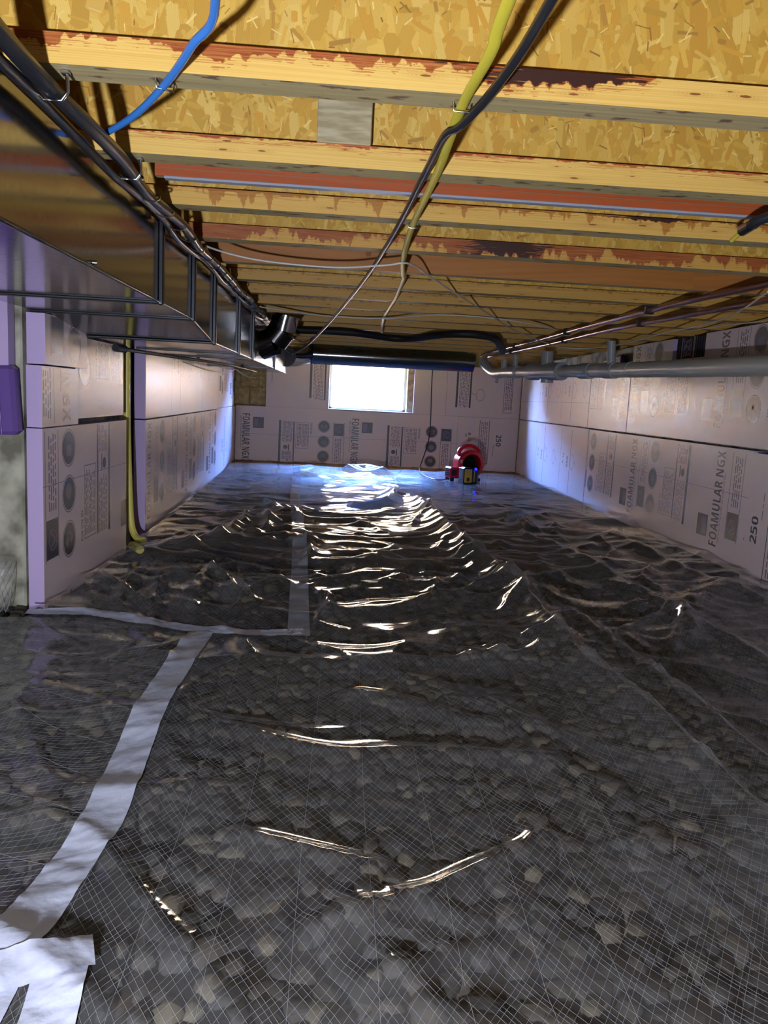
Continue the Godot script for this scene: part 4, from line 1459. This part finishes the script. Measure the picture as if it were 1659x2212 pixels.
# ------------------------------------------------------------------ walls, window, outside
func build_shell() -> void:
	var cl := structure("ceiling")
	put(box_mesh(Vector3(-1.55, TOPJ + 0.001, -9.15), Vector3(2.4, TOPJ + 0.03, 2.3)), "subfloor_panel", M["subfloor"], cl)
	var wl := structure("wall_left")
	put(box_mesh(Vector3(-1.55, -0.25, -9.15), Vector3(-1.31, TOPJ, 2.3)), "concrete", M["concrete"], wl)
	put(box_mesh(Vector3(-1.31, -0.25, -4.0), Vector3(-1.066, 1.25, -2.66), 0.006), "pier", M["concrete"], wl)
	put(box_mesh(Vector3(-1.31, -0.25, -8.85), Vector3(-1.256, 1.25, -4.0)), "furring", M["concrete"], wl)
	var wr := structure("wall_right")
	put(box_mesh(Vector3(2.085, -0.25, -9.15), Vector3(2.4, 1.256, 2.3)), "concrete", M["concrete"], wr)
	put(box_mesh(Vector3(2.16, 1.256, -9.15), Vector3(2.4, TOPJ, 2.3)), "rim_board", M["subfloor"], wr)
	var wf := structure("wall_front")
	put(box_mesh(Vector3(-1.55, -0.25, 2.2), Vector3(2.4, TOPJ, 2.3)), "concrete", M["concrete"], wf)
	# window wall with a real opening: x -0.135..0.79, y 0.655..1.20
	var wb := structure("wall_back")
	var z0 := -9.10
	var z1 := -8.852
	var ox0 := -0.155
	var ox1 := 0.80
	var oy0 := 0.652
	var oy1 := 1.20
	put(box_mesh(Vector3(-1.55, -0.25, z0), Vector3(ox0, TOPJ, z1)), "masonry", M["blockwall"], wb)
	put(box_mesh(Vector3(ox1, -0.25, z0), Vector3(2.4, TOPJ, z1)), "masonry", M["blockwall"], wb)
	put(box_mesh(Vector3(ox0, -0.25, z0), Vector3(ox1, oy0, z1)), "masonry", M["blockwall"], wb)
	put(box_mesh(Vector3(ox0, oy1, z0), Vector3(ox1, TOPJ, z1)), "masonry", M["blockwall"], wb)
	# bare block face left of the boards, joints raked back
	for row in 3:
		for c in 2:
			var bx := -1.24 + c * 0.2 + (0.1 if row % 2 else 0.0)
			put(box_mesh(Vector3(bx, 0.655 + row * 0.2, z1 - 0.01), Vector3(minf(bx + 0.192, -0.865), 0.655 + row * 0.2 + 0.192, z1 + 0.028), 0.004), "block", M["blockwall"], wb)
	var win := structure("window_1")
	var fr := mb()
	for s in [[Vector3(ox0, oy0, 0), Vector3(ox0 + 0.03, oy1, 0)], [Vector3(0.70, oy0, 0), Vector3(0.732, oy1, 0)], [Vector3(ox0, oy0, 0), Vector3(0.732, oy0 + 0.028, 0)], [Vector3(ox0, oy1 - 0.03, 0), Vector3(0.732, oy1, 0)]]:
		bbox(fr, (s[0] + s[1]) * 0.5 + Vector3(0, 0, -9.02), (s[1] - s[0]).abs() + Vector3(0, 0, 0.05), 0.004)
	put(fr.commit(), "window_frame", M["vinyl"], win)
	put(box_mesh(Vector3(ox0 + 0.03, oy0 + 0.028, -9.024), Vector3(0.70, oy1 - 0.03, -9.020)), "pane", M["glass"], win)
	put(box_mesh(Vector3(0.732, oy0, -9.05), Vector3(ox1, oy1, -8.86), 0.004), "jamb", M["blockwall"], win)
	put(box_mesh(Vector3(ox0 - 0.012, oy0 - 0.006, -8.852), Vector3(ox1 + 0.01, oy0 + 0.003, -8.795), 0.002), "sill_edge", M["foam"], win)
	put(box_mesh(Vector3(ox0 - 0.010, oy0, -8.852), Vector3(ox0 + 0.002, oy1, -8.795), 0.002), "reveal_edge", M["foam"], win)
	# crumpled clear film lying on the sill
	var cr := thing("crumpled_film", "crumpled clear film in the lower left corner of the window sill", "plastic film", Vector3(-0.02, 0.683, -8.93))
	var st := mb()
	var r := RandomNumberGenerator.new()
	r.seed = 44
	var pts := []
	for i in 8:
		var row := []
		for j in 5:
			row.append(Vector3(i * 0.034, r.randf() * 0.07 * (1.0 - absf(i - 2.5) / 6.0), j * 0.018 - 0.03))
		pts.append(row)
	for i in 7:
		for j in 4:
			quad_auto(st, pts[i][j], pts[i + 1][j], pts[i + 1][j + 1], pts[i][j + 1], Vector3.UP)
	put(st.commit(), "film", M["clear_crumple"], cr)
	# outdoors
	var gr := structure("ground")
	put(box_mesh(Vector3(-8, 0.3, -24), Vector3(9, 0.56, -9.12)), "yard", M["turf"], gr)
	var fe := thing("slat_fence", "sunlit pale wooden slat fence outside the window", "fence", Vector3(0, 0.56, -11.2))
	for k in 10:
		put(box_mesh(Vector3(-3.2, 0.02 + k * 0.118, -0.01), Vector3(3.8, 0.02 + k * 0.118 + 0.114, 0.012), 0.003), "slat", M["fence_wood"], fe)
	for x in [-3.0, -1.2, 0.6, 2.4, 3.7]:
		put(box_mesh(Vector3(x - 0.045, 0.0, -0.11), Vector3(x + 0.045, 1.2, -0.012), 0.004), "post", M["fence_wood"], fe)
	var tw := thing("leafy_sapling", "bent sapling with orange leaves growing just outside the window", "plant", Vector3(0.34, 1.13, -9.6))
	put(tube_mesh([Vector3(0.75, -0.58, -0.1), Vector3(0.66, -0.2, -0.06), Vector3(0.4, 0.12, 0.0), Vector3(0.16, 0.06, 0.0), Vector3(-0.05, 0.02, 0.02), Vector3(-0.22, 0.04, 0.0)], 0.007, 6), "stem", M["twig"], tw)
	for k in 9:
		var c := Vector3(-0.2 + 0.05 * k, 0.09 - 0.016 * k, 0.02 * sin(k * 2.0))
		var b := Basis(Vector3(0.3, 0.5, 0.8).normalized(), k * 1.3)
		var lf := mb()
		for q in [[-1], [1]]:
			var sg: float = q[0]
			tri(lf, c, c + b * Vector3(0.035, 0.024 * sg, 0.004), c + b * Vector3(0.075, 0, 0.0), b * Vector3(0, 0, 1))
		put(lf.commit(), "leaf", M["leaf"], tw)
	# vent in the right wall
	var ve := thing("foundation_vent", "black louvred vent high on the right wall behind the drain pipe", "vent", Vector3(2.07, 1.185, -4.545))
	put(box_mesh(Vector3(-0.004, -0.066, -0.2), Vector3(0.012, 0.068, 0.2)), "back_plate", M["black_recess"], ve)
	for k in 12:
		put(box_mesh(Vector3(-0.03, -0.06, -0.185 + k * 0.032), Vector3(-0.004, 0.06, -0.185 + k * 0.032 + 0.012), 0.002), "louvre", M["black_plastic"], ve)

# ------------------------------------------------------------------ blower and instrument
func build_blower() -> void:
	var f := thing("blower_fan", "red snail-shaped blower fan with carry handle in the far right corner", "fan", Vector3(1.25, 0.045, -7.42))
	f.rotation.y = 0.30
	var c := Vector3(0, 0.165, 0)
	var st := mb()
	var ax := Transform3D(Basis(Vector3.RIGHT, PI / 2), c)
	lathe(st, [Vector2(0.0, -0.085), Vector2(0.118, -0.085), Vector2(0.138, -0.068), Vector2(0.14, 0.05), Vector2(0.128, 0.072), Vector2(0.10, 0.076), Vector2(0.094, 0.06), Vector2(0.092, -0.05)], 36, ax)
	put(st.commit(), "housing", M["fan_red"], f)
	st = mb()
	lathe(st, [Vector2(0.0, 0.0), Vector2(0.093, 0.0)], 30, Transform3D(Basis(Vector3.RIGHT, PI / 2), c + Vector3(0, 0, -0.03)))
	put(st.commit(), "intake", M["black_recess"], f)
	for r in [0.03, 0.055, 0.08]:
		st = mb()
		var pts := PackedVector3Array()
		for k in 25:
			pts.append(c + Vector3(cos(TAU * k / 24) * r, sin(TAU * k / 24) * r, 0.02))
		tube(st, pts, 0.0022, 5)
		put(st.commit(), "grille_ring", M["black_recess"], f)
	for k in 4:
		st = mb()
		var d := Vector3(cos(PI * k / 4), sin(PI * k / 4), 0)
		tube(st, PackedVector3Array([c - d * 0.092 + Vector3(0, 0, 0.018), c + d * 0.092 + Vector3(0, 0, 0.018)]), 0.0022, 5)
		put(st.commit(), "grille_spoke", M["black_recess"], f)
	# outlet to the lower left
	put(box_mesh(Vector3(-0.215, 0.028, -0.075), Vector3(-0.02, 0.135, 0.058), 0.012), "outlet", M["fan_red"], f)
	put(box_mesh(Vector3(-0.2155, 0.045, -0.055), Vector3(-0.212, 0.12, 0.04)), "outlet_mouth", M["black_recess"], f)
	for k in 4:
		put(box_mesh(Vector3(-0.219, 0.047 + 0.018 * k, -0.055), Vector3(-0.2135, 0.053 + 0.018 * k, 0.04)), "outlet_bar", M["fan_red"], f)
	put(box_mesh(Vector3(-0.205, 0.055, 0.0575), Vector3(-0.15, 0.11, 0.0592)), "grille_panel", M["black_matte"], f)
	put(tube_mesh([c + Vector3(-0.115, 0.085, -0.01), c + Vector3(-0.095, 0.14, -0.01), c + Vector3(-0.03, 0.175, -0.01), c + Vector3(0.04, 0.172, -0.01), c + Vector3(0.10, 0.135, -0.01), c + Vector3(0.118, 0.08, -0.01)], 0.034, 12, 6, 0.018), "handle", M["fan_red"], f)
	put(box_mesh(c + Vector3(-0.122, 0.012, 0.052), c + Vector3(-0.096, 0.046, 0.0745), 0.002), "sticker", M["label_white"], f)
	for x in [-0.19, 0.09]:
		for z in [-0.06, 0.045]:
			put(box_mesh(Vector3(x - 0.02, 0.0, z - 0.012), Vector3(x + 0.02, 0.032, z + 0.012), 0.004), "foot", M["black_matte"], f)
	var lv := thing("laser_level", "yellow and black instrument box with glowing blue light before the blower", "instrument", Vector3(1.215, 0.045, -7.16))
	lv.rotation.y = 0.28
	put(box_mesh(Vector3(-0.075, 0.0, -0.06), Vector3(0.085, 0.155, 0.05), 0.02), "case", M["black_plastic"], lv)
	put(box_mesh(Vector3(-0.066, 0.014, 0.046), Vector3(0.008, 0.142, 0.056), 0.004), "front_panel", M["dull_yellow"], lv)
	put(box_mesh(Vector3(-0.044, 0.028, 0.055), Vector3(-0.016, 0.062, 0.0575), 0.001), "control_panel", M["black_matte"], lv)
	put(box_mesh(Vector3(0.03, 0.02, 0.0485), Vector3(0.037, 0.13, 0.053), 0.001), "trim_bar", M["dull_yellow"], lv)
	put(box_mesh(Vector3(-0.08, 0.0, -0.05), Vector3(-0.073, 0.15, 0.045), 0.003), "bumper", M["steel_wire"], lv)
	var s := SphereMesh.new()
	s.radius = 0.013
	s.height = 0.026
	s.radial_segments = 16
	s.rings = 8
	var led := put(s, "indicator_light", M["led_blue"], lv)
	led.position = Vector3(0.048, 0.142, 0.045)
	var l := OmniLight3D.new()
	l.name = "indicator_glow"
	l.light_color = Color8(30, 40, 255)
	l.light_energy = 0.003
	l.light_size = 0.013
	l.omni_range = 12.0
	l.omni_attenuation = 2.0
	l.shadow_enabled = true
	lv.add_child(l)
	l.position = led.position + Vector3(0, 0.0, 0.02)

# ------------------------------------------------------------------ work light behind the camera
const LAMP_AT := Vector3(-0.30, 0.41, 0.45)
const LAMP_ENERGY := 5.6

func build_lamp() -> void:
	var w := thing("work_light", "black flood work light on a stand behind the camera", "lamp", Vector3(LAMP_AT.x, 0.04, LAMP_AT.z))
	var hy := LAMP_AT.y - 0.04
	put(box_mesh(Vector3(-0.07, hy - 0.06, 0.03), Vector3(0.07, hy + 0.06, 0.07), 0.01), "lamp_head", M["black_plastic"], w)
	put(box_mesh(Vector3(-0.055, hy - 0.045, 0.018), Vector3(0.055, hy + 0.045, 0.029), 0.002), "lamp_lens", M["lamp_lens"], w)
	put(tube_mesh([Vector3(0, 0.0, 0.05), Vector3(0, hy - 0.05, 0.05)], 0.012, 10, 2), "pole", M["black_plastic"], w)
	put(box_mesh(Vector3(-0.1, 0.0, -0.02), Vector3(0.1, 0.02, 0.12), 0.006), "base", M["black_plastic"], w)
	var l := SpotLight3D.new()
	l.name = "work_light_beam"
	l.light_color = Color8(236, 240, 255)
	l.light_energy = LAMP_ENERGY
	l.light_size = 0.03
	l.spot_range = 20.0
	l.spot_attenuation = 2.0
	l.spot_angle = 78.0
	l.spot_angle_attenuation = 0.5
	l.shadow_enabled = true
	w.add_child(l)
	l.position = Vector3(0, hy, -0.02)
	l.rotation = Vector3(0.10, -0.03, 0)

func _ready() -> void:
	rng.seed = 77
	# camera
	var cam := Camera3D.new()
	cam.name = "camera"
	add_child(cam)
	cam.transform = Transform3D(Basis(Vector3(0.99729, 0.05089, 0.05319), Vector3(-0.04257, 0.98816, -0.14737), Vector3(-0.06006, 0.14471, 0.98765)).orthonormalized(), Vector3(0, 0.79, 0))
	cam.fov = 67.285
	cam.near = 0.05
	cam.far = 200.0
	cam.current = true
	# sky, sun, exposure
	var env := Environment.new()
	env.background_mode = Environment.BG_SKY
	var sky := Sky.new()
	var sm := ProceduralSkyMaterial.new()
	sm.sky_top_color = Color(0.36, 0.55, 0.95)
	sm.sky_horizon_color = Color(0.62, 0.77, 1.0)
	sm.ground_bottom_color = Color(0.3, 0.28, 0.25)
	sm.ground_horizon_color = Color(0.5, 0.5, 0.5)
	sm.sky_energy_multiplier = 1.0
	sky.sky_material = sm
	env.sky = sky
	env.background_energy_multiplier = 620.0
	env.tonemap_mode = Environment.TONE_MAPPER_LINEAR
	env.tonemap_exposure = 1.0
	env.sdfgi_enabled = true
	env.ssao_enabled = true
	env.ssil_enabled = true
	var we := WorldEnvironment.new()
	we.name = "environment"
	we.environment = env
	add_child(we)
	var sun := DirectionalLight3D.new()
	sun.name = "sun"
	sun.light_color = Color8(255, 228, 184)
	sun.light_energy = 215.0
	sun.light_angular_distance = 0.5
	sun.shadow_enabled = true
	sun.sky_mode = DirectionalLight3D.SKY_MODE_LIGHT_ONLY
	add_child(sun)
	sun.rotation = Vector3(deg_to_rad(-36), deg_to_rad(-22), 0)
	bold.font_names = PackedStringArray(["Droid Sans"])
	bold.font_weight = 700
	make_materials()
	build_shell()
	build_floor()
	build_joists()
	build_ducts()
	build_boards()
	build_offcuts()
	build_lines()
	build_blower()
	build_lamp()
